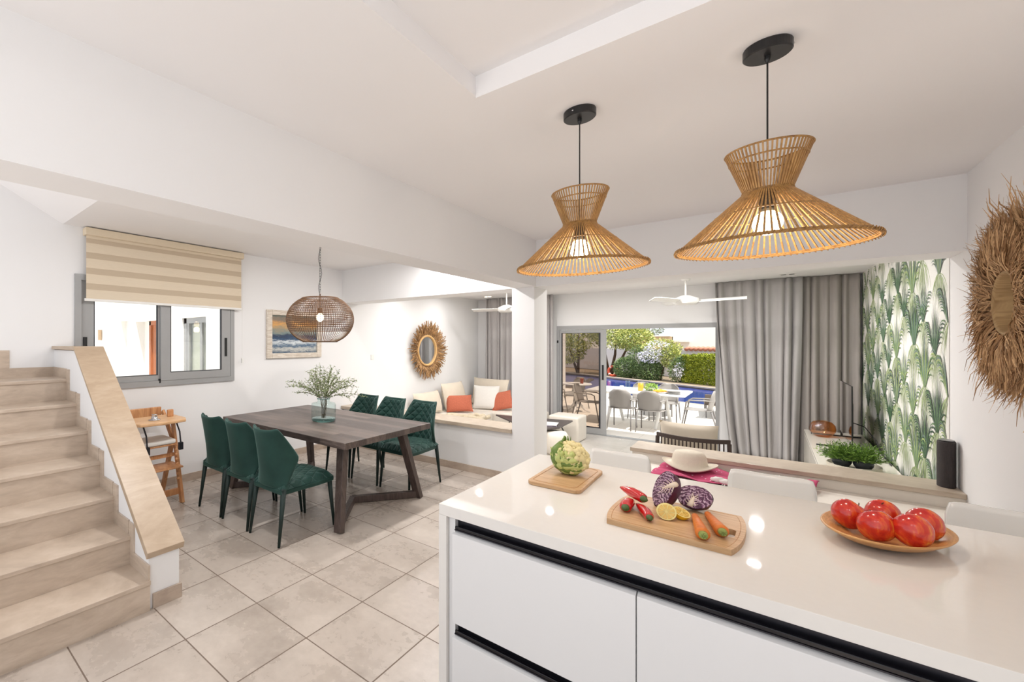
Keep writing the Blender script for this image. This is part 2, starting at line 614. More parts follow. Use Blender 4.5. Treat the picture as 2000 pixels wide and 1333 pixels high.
    def prism(s, poly, axis, a, b):
        """extrude a 2D polygon: axis 'y' -> poly in (x,z); 'x' -> (y,z); 'z' -> (x,y)"""
        def P(u, v, w):
            return {'y': (u, w, v), 'x': (w, u, v), 'z': (u, v, w)}[axis]
        n = len(poly)
        vs = [P(u, v, a) for u, v in poly] + [P(u, v, b) for u, v in poly]
        fs = [list(range(n)), list(range(2 * n - 1, n - 1, -1))]
        fs += [[i, n + i, n + (i + 1) % n, (i + 1) % n] for i in range(n)]
        return s.add(vs, fs)

    def build(s, name, mat, parent=None, smooth=False, bevel=0.0, seg=2, sub=0, loc=None):
        me = bpy.data.meshes.new(name)
        o = bpy.data.objects.new(name, me)
        col.objects.link(o)
        off = Vector((0, 0, 0))
        if parent is not None:
            o.parent = parent
            q = parent
            while q is not None:
                off += q.location
                q = q.parent
        else:
            xs = [p[0] for p in s.v]; ys = [p[1] for p in s.v]; zs = [p[2] for p in s.v]
            off = Vector(((min(xs) + max(xs)) / 2, (min(ys) + max(ys)) / 2, min(zs))) if loc is None else Vector(loc)
            o.location = off
        me.from_pydata([(p[0] - off.x, p[1] - off.y, p[2] - off.z) for p in s.v], [], s.f)
        me.update()
        for m in (mat if isinstance(mat, list) else [mat]):
            me.materials.append(m)
        if isinstance(mat, list):
            me.polygons.foreach_set('material_index', s.mi)
        import bmesh
        bm = bmesh.new()
        bm.from_mesh(me)
        bmesh.ops.recalc_face_normals(bm, faces=bm.faces)
        bm.to_mesh(me)
        bm.free()
        if smooth:
            me.polygons.foreach_set('use_smooth', [True] * len(me.polygons))
        if bevel:
            b = o.modifiers.new('bevel', 'BEVEL')
            b.width = bevel
            b.segments = seg
            b.limit_method = 'ANGLE'
        if sub:
            q = o.modifiers.new('subdivision', 'SUBSURF')
            q.levels = q.render_levels = sub
        return o


def tag(o, label=None, cat=None, group=None, kind=None):
    if label: o['label'] = label
    if cat: o['category'] = cat
    if group: o['group'] = group
    if kind: o['kind'] = kind
    return o


def thing(name, loc, label, cat, group=None, rz=0):
    o = bpy.data.objects.new(name, None)
    o.empty_display_size = 0.1
    col.objects.link(o)
    o.location = loc
    o.rotation_euler = (0, 0, rz)
    return tag(o, label, cat, group)


def place(root, loc, rz, label, first):
    """the first call moves the template itself, later ones copy it with its parts"""
    if first:
        r = root
    else:
        r = root.copy()
        col.objects.link(r)
        for ch in list(root.children):
            c = ch.copy()
            col.objects.link(c)
            c.parent = r
            for g in list(ch.children):
                d = g.copy()
                col.objects.link(d)
                d.parent = c
    r.location = loc
    r.rotation_euler = (0, 0, rz)
    r['label'] = label
    return r


def B(x0, y0, z0, x1, y1, z1):
    return MB().box(x0, y0, z0, x1, y1, z1)


def struct(name, mb, mat, parent=None, **k):
    o = mb.build(name, mat, parent, **k)
    if parent is None: o['kind'] = 'structure'
    return o

# ------------------------------------------------------------------ the setting
XL, XR, YB, YF = -4.72, 0.935, 4.87, 9.3      # window wall, right wall, cross beam, garden wall
ZC, ZL, FL = 2.67, 2.51, -0.19               # ceiling, living ceiling, living floor
BACK = -1.6

struct('floor', B(-4.9, BACK, -0.12, 1.1, 5.25, 0), M['floor_tile'])
struct('floor_living', B(-4.9, 5.25, FL - 0.1, 1.1, 9.5, FL), M['living_tile'])
c = MB()
c.box(-4.9, 1.137, ZC, -1.8, 5.25, ZC + 0.25)
c.box(-1.8, BACK, ZC, -0.937, 5.25, ZC + 0.25)
c.box(-0.937, 1.822, ZC, 1.1, 5.25, ZC + 0.25)
c.box(-0.937, BACK, ZC + 0.088, 1.1, 1.822, ZC + 0.25)
struct('ceiling', c, M['ceiling'])
struct('ceiling_panel', B(-0.937, 1.822, ZC - 0.008, XR, 2.60, ZC), M['ceiling'])
c = MB().prism([(1.137, ZC), (BACK, ZC + 1.5), (BACK, ZC + 1.75), (1.137, ZC + 0.25)], 'x', -4.9, -2.03)
struct('ceiling_stairwell', c, M['ceiling'])
struct('ceiling_living', B(-4.9, 5.25, ZL, 1.1, 9.5, ZL + 0.35), M['ceiling'])
struct('beam_long', B(-2.03, BACK, 2.17, -1.80, YB, ZC), M['paint'])
struct('wall_sun_block', B(-2.03, BACK, ZC, -1.80, 1.137, 4.5), M['paint'])  # added above the beam, out of view, to keep sun off the stairs
struct('bounce_ground', B(-12, -16, -0.15, 9, BACK, -0.02), soft('pale_bounce', (232, 232, 234), 0.8, 0.02, 3))  # unseen ground added behind the viewer to bounce sun up to the ceilings
struct('beam_cross', B(XL, YB, 2.17, XR, 5.25, ZC), M['paint'])
struct('wall_pillar', B(-2.065, YB, FL, -1.82, 5.25, 2.17), M['paint'])

WY0, WY1, WZ0, WZ1 = 1.231, 2.954, 1.10, 2.218
w = MB()
w.box(-4.9, BACK, -0.3, XL, WY0, 4.5)
w.box(-4.9, WY1, -0.3, XL, 9.5, 2.75)
w.box(-4.9, WY0, -0.3, XL, WY1, WZ0)
w.box(-4.9, WY0, WZ1, XL, WY1, 2.75)
struct('wall_left', w, M['paint'])
struct('wall_right', B(XR, -0.2, -0.3, 1.1, 9.5, 2.9), M['paint'])
DX0, DX1, DZ1 = -3.03, -0.56, 1.885
w = MB()
w.box(XL, YF, -0.3, DX0, 9.5, ZL)
w.box(DX1, YF, -0.3, XR, 9.5, ZL)
w.box(DX0, YF, DZ1, DX1, 9.5, ZL)
struct('wall_garden', w, M['paint'])
struct('wall_bench', B(XL, 4.89, FL, -2.065, 5.02, 0.545), M['paint'])
struct('trim_1', B(XL, 4.845, 0.545, -2.065, 5.25, 0.59), M['ledge'], bevel=0.004)
struct('wall_knee', B(-0.92, 4.89, FL, XR, 5.22, 0.545), M['cream_wall'])
struct('trim_2', B(-0.935, 4.87, 0.545, XR, 5.25, 0.58), M['ledge'], bevel=0.004)


dlt = None
for k, (x, y, z) in enumerate(FILL):  # housing discs for the added fill lamps
    o = MB().lathe([(0.0, 0.003), (0.066, 0.003), (0.070, -0.003), (0.085, -0.003), (0.088, 0.006), (0.085, 0.0125), (0, 0.0125)], (x, y, z), 28, caps=False).build('fill_light', M['white_plastic'], smooth=True)
    tag(o, 'housing of an added, unseen fill lamp ' + ('in the living room ceiling behind the cross beam' if y > 5 else ('in the dining ceiling beside the long beam' if x < -2 else 'in the kitchen ceiling recess above the viewer')), 'ceiling light', 'added fill lamps ' + ('in the living room' if y > 5 else ('in the dining area' if x < -2 else 'in the kitchen')))


def skirting(name, horiz, a0, a1, fixed, d, mat=M['skirt'], h=0.085, z0=0.0):
    m = MB()
    a = a0
    while a < a1 - 0.01:
        b = min(a + 0.45, a1)
        if horiz: m.box(a + 0.001, fixed, z0, b - 0.001, fixed + d, z0 + h)
        else: m.box(fixed, a + 0.001, z0, fixed + d, b - 0.001, z0 + h)
        a = b
    return struct(name, m, mat)


skirting('baseboard_left', False, 1.30, 4.87, XL, 0.012)
skirting('baseboard_bench', True, XL + 0.02, -2.07, 4.878, 0.012)

# window over the stairs
win = thing('window_1', (XL, 2.09, 1.1), None, None)
win['kind'] = 'structure'
A = M['aluminium']
f = MB()


def rect_frame(mb, ax, a0, a1, z0, z1, d0, d1, wl, wr, wt, wb):
    """frame in the plane 'x' (a is y) or 'y' (a is x): full-height stiles, rails between them"""
    for p0, p1, q0, q1 in ((a0, a0 + wl, z0, z1), (a1 - wr, a1, z0, z1), (a0 + wl, a1 - wr, z1 - wt, z1), (a0 + wl, a1 - wr, z0, z0 + wb)):
        if ax == 'x': mb.box(d0, p0, q0, d1, p1, q1)
        else: mb.box(p0, d0, q0, p1, d1, q1)


rect_frame(f, 'x', WY0, WY1, WZ0, WZ1, XL - 0.06, XL + 0.022, 0.055, 0.055, 0.055, 0.055)
f.box(XL - 0.03, WY1 - 0.11, WZ0 + 0.05, XL + 0.006, WY1 - 0.075, WZ1 - 0.05)
f.build('window_frame', A, win)


def sash(y0, y1, x, gl, gr, zb):
    s = MB()
    z0, z1 = WZ0 + 0.056, WZ1 - 0.056
    rect_frame(s, 'x', y0, y1, z0, z1, x - 0.02, x + 0.02, gl - y0, y1 - gr, 0.07, zb - z0)
    o = s.build('window_sash', A, win)
    g = MB()
    rect_frame(g, 'x', gl, gr, zb, z1 - 0.07, x - 0.008, x + 0.021, 0.008, 0.008, 0.007, 0.007)
    g.build('gasket', M['dark_gasket'], o)
    B(x - 0.003, gl, zb, x + 0.003, gr, z1 - 0.07).build('pane', M['pane'], o)
    return o


s1 = sash(1.29, 2.10, XL - 0.022, 1.40, 2.025, 1.215)
B(XL - 0.002, 1.305, 1.40, XL + 0.008, 1.34, 1.62).build('window_latch', M['black_metal'], s1, bevel=0.002)
s2 = sash(2.045, 2.89, XL + 0.008, 2.15, 2.775, 1.24)
B(XL + 0.028, 2.815, 1.40, XL + 0.038, 2.845, 1.62).build('window_latch', M['black_metal'], s2, bevel=0.002)
B(XL + 0.0, 2.03, 1.13, XL + 0.026, 2.045, 1.175).build('end_cap', M['black_metal'], s1)

# sliding garden door
door = thing('door_1', ((DX0 + DX1) / 2, YF, FL), None, None)
door['kind'] = 'structure'
f = MB()
rect_frame(f, 'y', DX0, DX1, FL, DZ1, YF - 0.01, YF + 0.12, 0.045, 0.045, 0.075, 0.012)
f.build('door_frame', A, door)
px0, px1 = DX0 + 0.045, -2.17
z0, z1 = FL + 0.02, DZ1 - 0.08
f = MB()
yy0, yy1 = YF + 0.01, YF + 0.05
rect_frame(f, 'y', px0 + 0.001, px1, z0, z1, yy0, yy1, 0.034, 0.09, 0.06, 0.11)
leaf = f.build('door_leaf', A, door)
g = MB()
gx0, gx1, gz0, gz1 = px0 + 0.035, px1 - 0.09, z0 + 0.11, z1 - 0.06
rect_frame(g, 'y', gx0, gx1, gz0, gz1, yy0 - 0.002, yy1, 0.012, 0.028, 0.008, 0.014)
g.build('gasket', M['dark_gasket'], leaf)
B(gx0, YF + 0.028, gz0, gx1, YF + 0.034, gz1).build('pane', M['smoked_pane'], leaf)
B(px1 - 0.065, YF - 0.006, 0.86, px1 - 0.035, YF + 0.012, 1.14).build('door_handle', M['black_metal'], door, bevel=0.003)
B(DX0 + 0.005, YF - 0.02, 1.55, DX0 + 0.03, YF - 0.008, 1.6).build('door_stop', M['black_metal'], door)

# wallpaper: palms printed on the living room part of the right wall
wp = MB()
WX = XR - 0.004
wy0, wy1, wz0, wz1 = 5.25, 9.22, FL, ZL
wp.box(WX, wy0, wz0, XR - 0.001, wy1, wz1)


def leafquad(y, z, ang, L, wd, k, lay, curl=0.0):
    """one curved blade lying on the wall, in 4 segments, clipped to the sheet"""
    wp.cur = k
    pts = []
    a = ang
    yy, zz = y, z
    n = 4
    for i in range(n + 1):
        t = i / n
        ww = wd * (math.sin(PI * (0.12 + 0.88 * t)) if t < 1 else 0.02)
        pts.append((yy + math.cos(a + PI / 2) * ww, zz + math.sin(a + PI / 2) * ww, yy - math.cos(a + PI / 2) * ww, zz - math.sin(a + PI / 2) * ww))
        yy += math.cos(a) * L / n
        zz += math.sin(a) * L / n
        a += curl / n
    if min(p[1] for p in pts) < wz0 or max(p[1] for p in pts) > wz1 or min(p[0] for p in pts) < wy0 or max(p[0] for p in pts) > wy1 or min(p[2] for p in pts) < wy0 or max(p[2] for p in pts) > wy1:
        return
    x = WX - 0.0004 - lay * 0.00012
    vs, fs = [], []
    for p in pts:
        vs += [(x, p[0], p[1]), (x, p[2], p[3])]
    for i in range(n):
        fs.append((2 * i, 2 * i + 1, 2 * i + 3, 2 * i + 2))
    wp.add(vs, fs)


rw = random.Random(3)


def palm(y, z, s, tone):
    lay = 0
    # pale skirt of thin drooping blades, spread wide
    for i in range(19):
        t = i / 18 * 2 - 1
        leafquad(y + t * 0.03 * s, z + rw.uniform(-.02, .02), -PI / 2 + t * 1.25, s * rw.uniform(.20, .30), 0.0042 * s, 3 + (i % 2), lay, -t * 1.1)
        lay += 1
    # sheaf of sword blades rising
    for i in range(11):
        t = i / 10 * 2 - 1
        leafquad(y + t * 0.02 * s, z, PI / 2 - t * 0.55, s * (0.38 - 0.14 * abs(t)) * rw.uniform(.85, 1.1), 0.0088 * s, tone[i % 3], lay, -t * 0.2)
        lay += 1
    # arching feathery fronds, leaflets curling over
    for sd_ in (-1, 1):
        n_ = 10 if sd_ > 0 else 6
        for k in range(n_):
            t = k / (n_ - 1)
            leafquad(y + sd_ * (0.05 + 0.10 * t) * s, z + (0.02 + 0.26 * t - 0.06 * t * t) * s, PI / 2 - sd_ * (0.5 + 0.6 * t), 0.17 * s, 0.0055 * s, tone[k % 3], lay, -sd_ * 1.8)
            lay += 1


ncol = 0
y = wy0 - 0.05
while y < wy1 + 0.3:
    z = wz0 - 0.2 + (0.27 if ncol % 2 else 0)
    while z < wz1 + 0.2:
        palm(y + rw.uniform(-.09, .09), z + rw.uniform(-.09, .09), rw.uniform(0.95, 1.4), rw.choice([(1, 2, 5), (1, 5, 3), (2, 3, 5), (1, 1, 2)]))
        z += 0.54
    y += 0.36
    ncol += 1
wmats = [soft('wallpaper_ground', (238, 236, 230), 0.6, 0.01, 4, kind='World'), simple('wallpaper_deep_green', (44, 78, 54), 0.6), simple('wallpaper_mid_green', (96, 132, 84), 0.6),
         simple('wallpaper_light_green', (164, 184, 116), 0.6), simple('wallpaper_pale_green', (192, 208, 164), 0.6), simple('wallpaper_grey_green', (112, 134, 122), 0.6)]
o = wp.build('palm_wallpaper', wmats)
tag(o, 'white wallpaper printed with green palm plants behind the television', 'wallpaper')

# ------------------------------------------------------------------ staircase
st = thing('staircase', (-3.4, 0.5, 0), 'beige stone staircase climbing to the window wall, left of the dining area', 'staircase')
SY0, SY1 = -0.1, 1.07
for k in range(7):
    x = -2.6 - 0.28 * k
    z = 0.18 * (k + 1)
    xb = x - 0.28 if k < 6 else XL + 0.0
    B(xb - 0.02 if k < 6 else xb, SY0, z - 0.025, x + 0.012, SY1, z).build('tread', M['stone'], st, bevel=0.003)
    B(x - 0.02, SY0, z - 0.18, x, SY1, z - 0.025).build('riser', M['stone'], st)
    # strip cut like a step against the side wall
    m = MB()
    m.box(xb - (0.0 if k < 6 else 0), SY1 - 0.012, z, x + (-0.03 if k else 0.0), SY1, z + 0.085)
    if k < 6:
        m.box(xb - 0.02, SY1 - 0.0125, z + 0.08, xb + 0.055, SY1 + 0.0005, z + 0.18 + 0.08)
    m.build('skirting', M['stone'], st)
B(XL, -0.1, 1.26, XL + 0.012, SY1, 1.345).build('skirting', M['stone'], st)
B(XL, -0.1, 1.345, XL + 0.014, 0.735, 1.5).build('skirting', M['stone'], st)
sw = MB()
y0, y1 = SY1, SY1 + 0.185
poly = [(-2.62, 0), (-2.62, 0.30), (-4.05, 1.50), (XL, 1.50), (XL, 0)]
sw.prism(poly, 'y', y0, y1)
sw.build('side_wall', M['paint'], st)
cp = MB()
t = 0.028
cp.prism([(-2.60, 0.305), (-4.04, 1.508), (-4.05, 1.508 + t), (-2.585, 0.305 + t + 0.012)], 'y', y0 - 0.022, y1 + 0.02)
cp.build('sloping_cap', M['capstone'], st, bevel=0.003)
B(XL, y0 - 0.022, 1.505, -4.045, y1 + 0.02, 1.505 + t + 0.002).build('landing_cap', M['capstone'], st, bevel=0.003)
B(-2.619, y0 + 0.02, 0, -2.605, y1 + 0.012, 0.085).build('skirting', M['skirt'], st)
B(-4.62, y1, 0, -2.62, y1 + 0.012, 0.085).build('skirting', M['skirt'], st)
# ------------------------------------------------------------------ kitchen island
IX0, IX1, IY0, IY1 = -0.988, 0.93, 1.60, 2.72
isl = thing('kitchen_island', ((IX0 + IX1) / 2, (IY0 + IY1) / 2, 0), 'white kitchen island with a quartz top, waterfall side and black grip channels', 'kitchen island')
m = MB()
m.box(IX0, IY0, 0.855, IX1, IY1, 0.90)
m.build('worktop', M['quartz'], isl, bevel=0.002)
B(IX0, IY0, 0, IX0 + 0.035, IY1, 0.855).build('side_panel', M['quartz'], isl)
m = MB()
m.box(IX0 + 0.037, IY0 + 0.05, 0.08, IX1, IY1 - 0.3, 0.85)
m.build('cabinet_body', M['lacquer'], isl)
m = MB()
m.box(IX0 + 0.037, IY0 + 0.02, 0.05, IX0 + 0.065, IY0 + 0.05, 0.853)
m.build('end_filler', M['lacquer'], isl)
FY = IY0 + 0.008


M['black_lip'] = soft('black_lip', (14, 13, 20), 0.2, 0.02, 10)


def grip(z1, z0):
    m = MB()
    m.box(IX0 + 0.066, FY + 0.035, z0, IX1, FY + 0.041, z1)
    m.box(IX0 + 0.066, FY + 0.004, z0, IX1, FY + 0.041, z0 + 0.004)
    o = m.build('grip_channel', M['profile'], isl)
    B(IX0 + 0.067, FY + 0.006, z0 + 0.004, IX1, FY + 0.014, z0 + 0.017).build('grip_lip', M['black_lip'], o, bevel=0.002)


grip(0.853, 0.803)
grip(0.426, 0.378)
xs = [IX0 + 0.055, -0.2925, 0.36, IX1]
for z0, z1 in ((0.424, 0.797), (0.07, 0.372)):
    for a, b in zip(xs[:-1], xs[1:]):
        MB().prism([(FY, z0), (FY, z1 - 0.010), (FY + 0.020, z1), (FY + 0.022, z1), (FY + 0.022, z0)], 'x', a + 0.0015, b - 0.0015).build('drawer_front', M['lacquer'], isl, bevel=0.0015)

# ------------------------------------------------------------------ pendant lamps over the island
def make_pendant():
    r = thing('pendant_lamp', (0, 0, 0), '', 'pendant lamp', 'bamboo pendant lamps')
    # origin = ceiling point, the shade hangs below
    MB().lathe([(0.0, 0), (0.066, 0), (0.068, -0.004), (0.068, -0.032), (0.064, -0.036), (0, -0.036)], n=40, caps=False).build('ceiling_rose', M['black_metal'], r, smooth=False)
    MB().lathe([(0.0, -0.036), (0.009, -0.036), (0.009, -0.05), (0.005, -0.062), (0, -0.062)], n=12, caps=False).build('cable_grip', M['black_metal'], r)
    MB().ball((-0.03, -0.06, -0.018), 0.004).build('screw', M['chrome'], r)
    MB().tube([(0, 0, -0.05), (0, 0, -0.60)], 0.003, 6).build('cord', M['black_metal'], r)
    MB().lathe([(0, -0.52), (0.02, -0.52), (0.024, -0.53), (0.024, -0.60), (0.016, -0.61), (0, -0.61)], n=16, caps=False).build('lamp_holder', M['black_metal'], r)
    zt, zw, zb = -0.385, -0.535, -0.735
    rt, rwst, rb = 0.118, 0.066, 0.268
    n = 60
    up = MB()
    for k in range(n):
        t = 2 * PI * k / n
        c_, s_ = math.cos(t), math.sin(t)
        up.bar((rt * c_, rt * s_, zt), (rwst * c_, rwst * s_, zw), 0.0048, 0.003, 0.0042, 0.003, up=(c_, s_, 0))
    up.build('upper_shade', M['bamboo_lamp'], r)
    n = 84
    lo = MB()
    for k in range(n):
        t = 2 * PI * (k + 0.5) / n
        c_, s_ = math.cos(t), math.sin(t)
        lo.bar((rwst * c_, rwst * s_, zw), (rb * c_, rb * s_, zb), 0.0040, 0.003, 0.0056, 0.0035, up=(c_, s_, 0))
    lo.build('lower_shade', M['bamboo_lamp'], r)

    def ring(rad, z, th, nm, mt=M['bamboo_rim'], twist=True):
        q = MB()
        q.tube([(rad * math.cos(2 * PI * k / 72), rad * math.sin(2 * PI * k / 72), z) for k in range(72)], th, 6, closed=True)
        if twist:
            N = 96
            for k in range(N):
                t = 2 * PI * k / N
                t2 = t + 2 * PI / N * 0.9
                q.tube([((rad + th * 1.1) * math.cos(t), (rad + th * 1.1) * math.sin(t), z - th * 1.4), ((rad + th * 1.3) * math.cos((t + t2) / 2), (rad + th * 1.3) * math.sin((t + t2) / 2), z),
                        ((rad + th * 0.6) * math.cos(t2), (rad + th * 0.6) * math.sin(t2), z + th * 1.6)], 0.0019, 4)
        q.build(nm, mt, r)
    ring(rt, zt, 0.0035, 'top_rim', twist=False)
    ring(rt - 0.012, zt - 0.035, 0.003, 'inner_ring', twist=False)
    ring(rwst, zw, 0.0035, 'waist_ring')
    ring(0.066 + 0.202 * 0.42, zw - 0.2 * 0.42, 0.0028, 'middle_ring', twist=False)
    ring(rb, zb, 0.0048, 'bottom_rim')
    ring(rb - 0.004, zb + 0.005, 0.003, 'bottom_rim_inner', twist=False)
    MB().ball((0, 0, -0.650), (0.043, 0.043, 0.045), 20, 12).build('bulb', M['bulb'], r, smooth=True)
    return r


pend = make_pendant()
PEND = [(-0.637, 2.265), (0.0, 2.245)]
place(pend, (PEND[0][0], PEND[0][1], ZC - 0.008), 0.3, 'bamboo hourglass pendant lamp hanging nearer the pillar, the smaller looking of two', True)
place(pend, (PEND[1][0], PEND[1][1], ZC - 0.008), 2.1, 'bamboo hourglass pendant lamp hanging nearer the round straw mirror, the larger looking of two', False)
for x, y in PEND:
    ld = bpy.data.lights.new('pendant_bulb_light', 'POINT')
    ld.energy = 6.5
    ld.color = (1, 0.90, 0.78)
    ld.shadow_soft_size = 0.045
    lo_ = bpy.data.objects.new('pendant_bulb_light', ld)
    lo_.location = (x, y, ZC - 0.73)
    col.objects.link(lo_)

# ------------------------------------------------------------------ woven dining lamp
dl = thing('woven_pendant_lamp', (-3.385, 3.16, ZC), 'brown woven wicker globe pendant lamp on a chain over the dark dining table', 'pendant lamp')
cx_, cy_ = -3.385, 3.16
MB().lathe([(0, 0), (0.05, 0), (0.05, -0.02), (0, -0.022)], (cx_, cy_, ZC), 24, caps=False).build('ceiling_rose', M['wicker'], dl)
ch = MB()
for k in range(20):
    z = ZC - 0.03 - k * 0.028
    pts = []
    for q in range(10):
        a = 2 * PI * q / 10
        u, v = 0.008 * math.cos(a), 0.018 * math.sin(a)
        pts.append((cx_ + (u if k % 2 else 0), cy_ + (0 if k % 2 else u), z + v))
    ch.tube(pts, 0.0018, 5, closed=True)
ch.build('chain', M['black_metal'], dl)
MB().tube([(cx_ + 0.014 * math.sin(k * 0.9), cy_ + 0.012 * math.cos(k * 0.7), ZC - 0.02 - k * 0.04) for k in range(16)], 0.003, 5).build('cord', M['black_metal'], dl)
MB().tube([(cx_, cy_, 2.08), (cx_, cy_, 1.93)], 0.008, 8).tube([(cx_, cy_, 1.93), (cx_, cy_, 1.87)], 0.022, 12).build('lamp_holder', M['wicker'], dl)
sh = MB()
zc, ra, rz_ = 1.805, 0.355, 0.262


def prof(t):
    z = 0.225 - 0.455 * t
    return ra * math.sqrt(max(0.0, 1 - (z / rz_) ** 2)) ** 0.92, zc + z


for k in range(84):
    a = 2 * PI * k / 84
    pts = []
    for q in range(15):
        r_, z = prof(q / 14)
        pts.append((cx_ + r_ * math.cos(a), cy_ + r_ * math.sin(a), z))
    sh.tube(pts, 0.0024, 4, cap=False)
for q in range(25):
    t = q / 24 if q < 19 else 18 / 24 + (q - 18) / 6 * 0.25
    if 19 <= q < 24: continue
    r_, z = prof(t)
    sh.tube([(cx_ + r_ * math.cos(2 * PI * k / 56), cy_ + r_ * math.sin(2 * PI * k / 56), z) for k in range(56)], 0.0032 if q not in (0, 24) else 0.006, 4, closed=True)
sh.build('wicker_shade', M['wicker'], dl)
MB().ball((cx_, cy_, 1.83), (0.038, 0.038, 0.045), 16, 10).build('bulb', M['bulb'], dl, smooth=True)
ld = bpy.data.lights.new('dining_bulb_light', 'POINT')
ld.energy = 4
ld.color = (1, 0.84, 0.64)
ld.shadow_soft_size = 0.04
lo_ = bpy.data.objects.new('dining_bulb_light', ld)
lo_.location = (cx_, cy_, 1.75)
col.objects.link(lo_)

# ------------------------------------------------------------------ dining table
TX0, TX1, TY0, TY1, TZ = -4.27, -2.43, 2.54, 3.78, 0.76
dt = thing('dining_table', ((TX0 + TX1) / 2, (TY0 + TY1) / 2, 0), 'dark weathered wooden dining table with slanted legs between the green chairs', 'table')
B(TX0, TY0, TZ - 0.055, TX1, TY1, TZ).build('tabletop', M['table_top'], dt, bevel=0.004)
for sx in (-1, 1):
    xm = (TX0 + TX1) / 2
    fx = xm + sx * 0.81
    tx = xm + sx * 0.70
    ax = xm + sx * 0.43
    for sy in (-1, 1):
        ym = 3.16
        MB().bar((fx, ym + sy * 0.575, 0.0), (tx, ym + sy * 0.415, TZ - 0.055), 0.075, 0.055, 0.080, 0.07, up=(0, 1, 0)).build('leg', M['dark_wood_leg'], dt, bevel=0.004)
    q = MB()
    for sy in (-1, 1):
        q.bar((fx - sx * 0.02, 3.16 + sy * 0.56, 0.035), (ax, 3.16, 0.035), 0.05, 0.065)
    q.build('stretcher', M['dark_wood_leg'], dt, bevel=0.003)

# ------------------------------------------------------------------ green dining chairs
def make_dining_chair():
    r = thing('dining_chair', (0, 0, 0), '', 'chair', 'green velvet dining chairs')

    def backsurf(off):
        def fn(u, v):
            s = u * 2 - 1
            hw = 0.180 + 0.030 * (v / 0.5 if v < 0.5 else 1) - 0.055 * max(0, (v - 0.5) / 0.5)
            wing = 0.02 + 0.03 * v + 0.16 * (1 - abs(v - 0.48) / 0.52) ** 0.9
            z = 0.42 + 0.47 * v + 0.02 * abs(s) ** 3 * v
            y = -0.255 - 0.075 * v + wing * abs(s) ** 2.6 + off
            return (s * hw * (1 - 0.05 * abs(s) ** 4), y, z)
        return fn
    MB().grid(backsurf(0.0), 16, 12, -0.022).build('backrest', M['velvet'], r, smooth=True, sub=1)
    MB().grid(lambda u, v: backsurf(0.026)(0.04 + u * 0.92, 0.05 + v * 0.9), 16, 12, -0.016).build('backrest_lining', M['velvet_back'], r, smooth=True, sub=1)
    # stitched seams fanning over the outer back
    for sd_ in (-1, 1):
        pts = []
        for k in range(9):
            t = k / 8
            p = backsurf(-0.001)(0.5 + sd_ * (0.43 - 0.20 * t), 0.62 - 0.6 * t)
            pts.append(p)
        MB().tube(pts, 0.0028, 5).build('seam', M['velvet_leg'], r)
    s = MB()
    prof_ = [(-0.185, -0.27), (0.185, -0.27), (0.206, 0.10), (0.198, 0.29), (-0.198, 0.29), (-0.206, 0.10)]
    s.prism(prof_, 'z', 0.385, 0.425)
    s.build('seat_frame', M['velvet'], r, bevel=0.012, seg=3, smooth=False)
    s = MB()

    def top(u, v):
        a, b = u * 2 - 1, v * 2 - 1
        return (a * 0.196, 0.01 + b * 0.275, 0.425 + 0.06 * (1 - abs(a) ** 6) ** 0.5 * (1 - abs(b) ** 8) ** 0.5)
    s.grid(top, 16, 16)
    s.build('seat_cushion', M['velvet_seat'], r, smooth=True)
    for sx in (-1, 1):
        MB().tube([(sx * 0.175, 0.255, 0.40), (sx * 0.19, 0.295, 0.0)], [0.021, 0.0105], 10).build('leg', M['velvet_leg'], r, smooth=True)
        MB().tube([(sx * 0.175, -0.24, 0.43), (sx * 0.192, -0.30, 0.0)], [0.023, 0.0105], 10).build('leg', M['velvet_leg'], r, smooth=True)
    return r


chair = make_dining_chair()
near = [(-3.72, 'nearest the wooden high chair'), (-3.30, 'in the middle'), (-2.875, 'nearest the kitchen island')]
for i, (x, w_) in enumerate(near):
    place(chair, (x, 2.375, 0), 0, 'green velvet dining chair with its back to the stairs, ' + w_, i == 0)
far = [(-3.68, 'nearest the window wall'), (-3.26, 'in the middle'), (-2.835, 'nearest the pillar')]
for i, (x, w_) in enumerate(far):
    place(chair, (x, 4.01, 0), PI, 'green quilted dining chair on the sofa side of the table, ' + w_, False)

# ------------------------------------------------------------------ vase with branches
vs = thing('glass_vase', (-3.30, 3.13, TZ), 'wide clear glass vase with a rolled neck on the dining table', 'vase')
vx, vy = -3.30, 3.13
MB().lathe([(0.112, 0.0), (0.122, 0.01), (0.126, 0.03), (0.126, 0.165), (0.120, 0.182), (0.085, 0.190), (0.066, 0.194), (0.060, 0.212), (0.066, 0.228)], (vx, vy, TZ), 40, caps=False).build('glass_body', M['vase_glass'], vs, smooth=True)
MB().lathe([(0, 0.0), (0.112, 0.0), (0.122, 0.012), (0.120, 0.026), (0, 0.018)], (vx, vy, TZ), 40, caps=False).build('glass_base', M['vase_rim'], vs, smooth=True)
MB().tube([(vx + 0.066 * math.cos(a / 24 * 2 * PI), vy + 0.066 * math.sin(a / 24 * 2 * PI), TZ + 0.228) for a in range(24)], 0.004, 6, closed=True).build('glass_rim', M['vase_rim'], vs, smooth=True)


def leafq(mb, p, d, L, wd, rnd, up=None):
    """a leaf of two quads folded on its midrib"""
    d = Vector(d).normalized()
    s_ = d.cross(Vector((rnd.uniform(-1, 1), rnd.uniform(-1, 1), rnd.uniform(-.2, 1)))).normalized()
    n_ = d.cross(s_)
    p = Vector(p)
    a = p + d * L * 0.5 + s_ * wd / 2 + n_ * wd * 0.12
    b = p + d * L * 0.5 - s_ * wd / 2 + n_ * wd * 0.12
    mb.add([p, a, p + d * L, b], [(0, 1, 2), (0, 2, 3)])


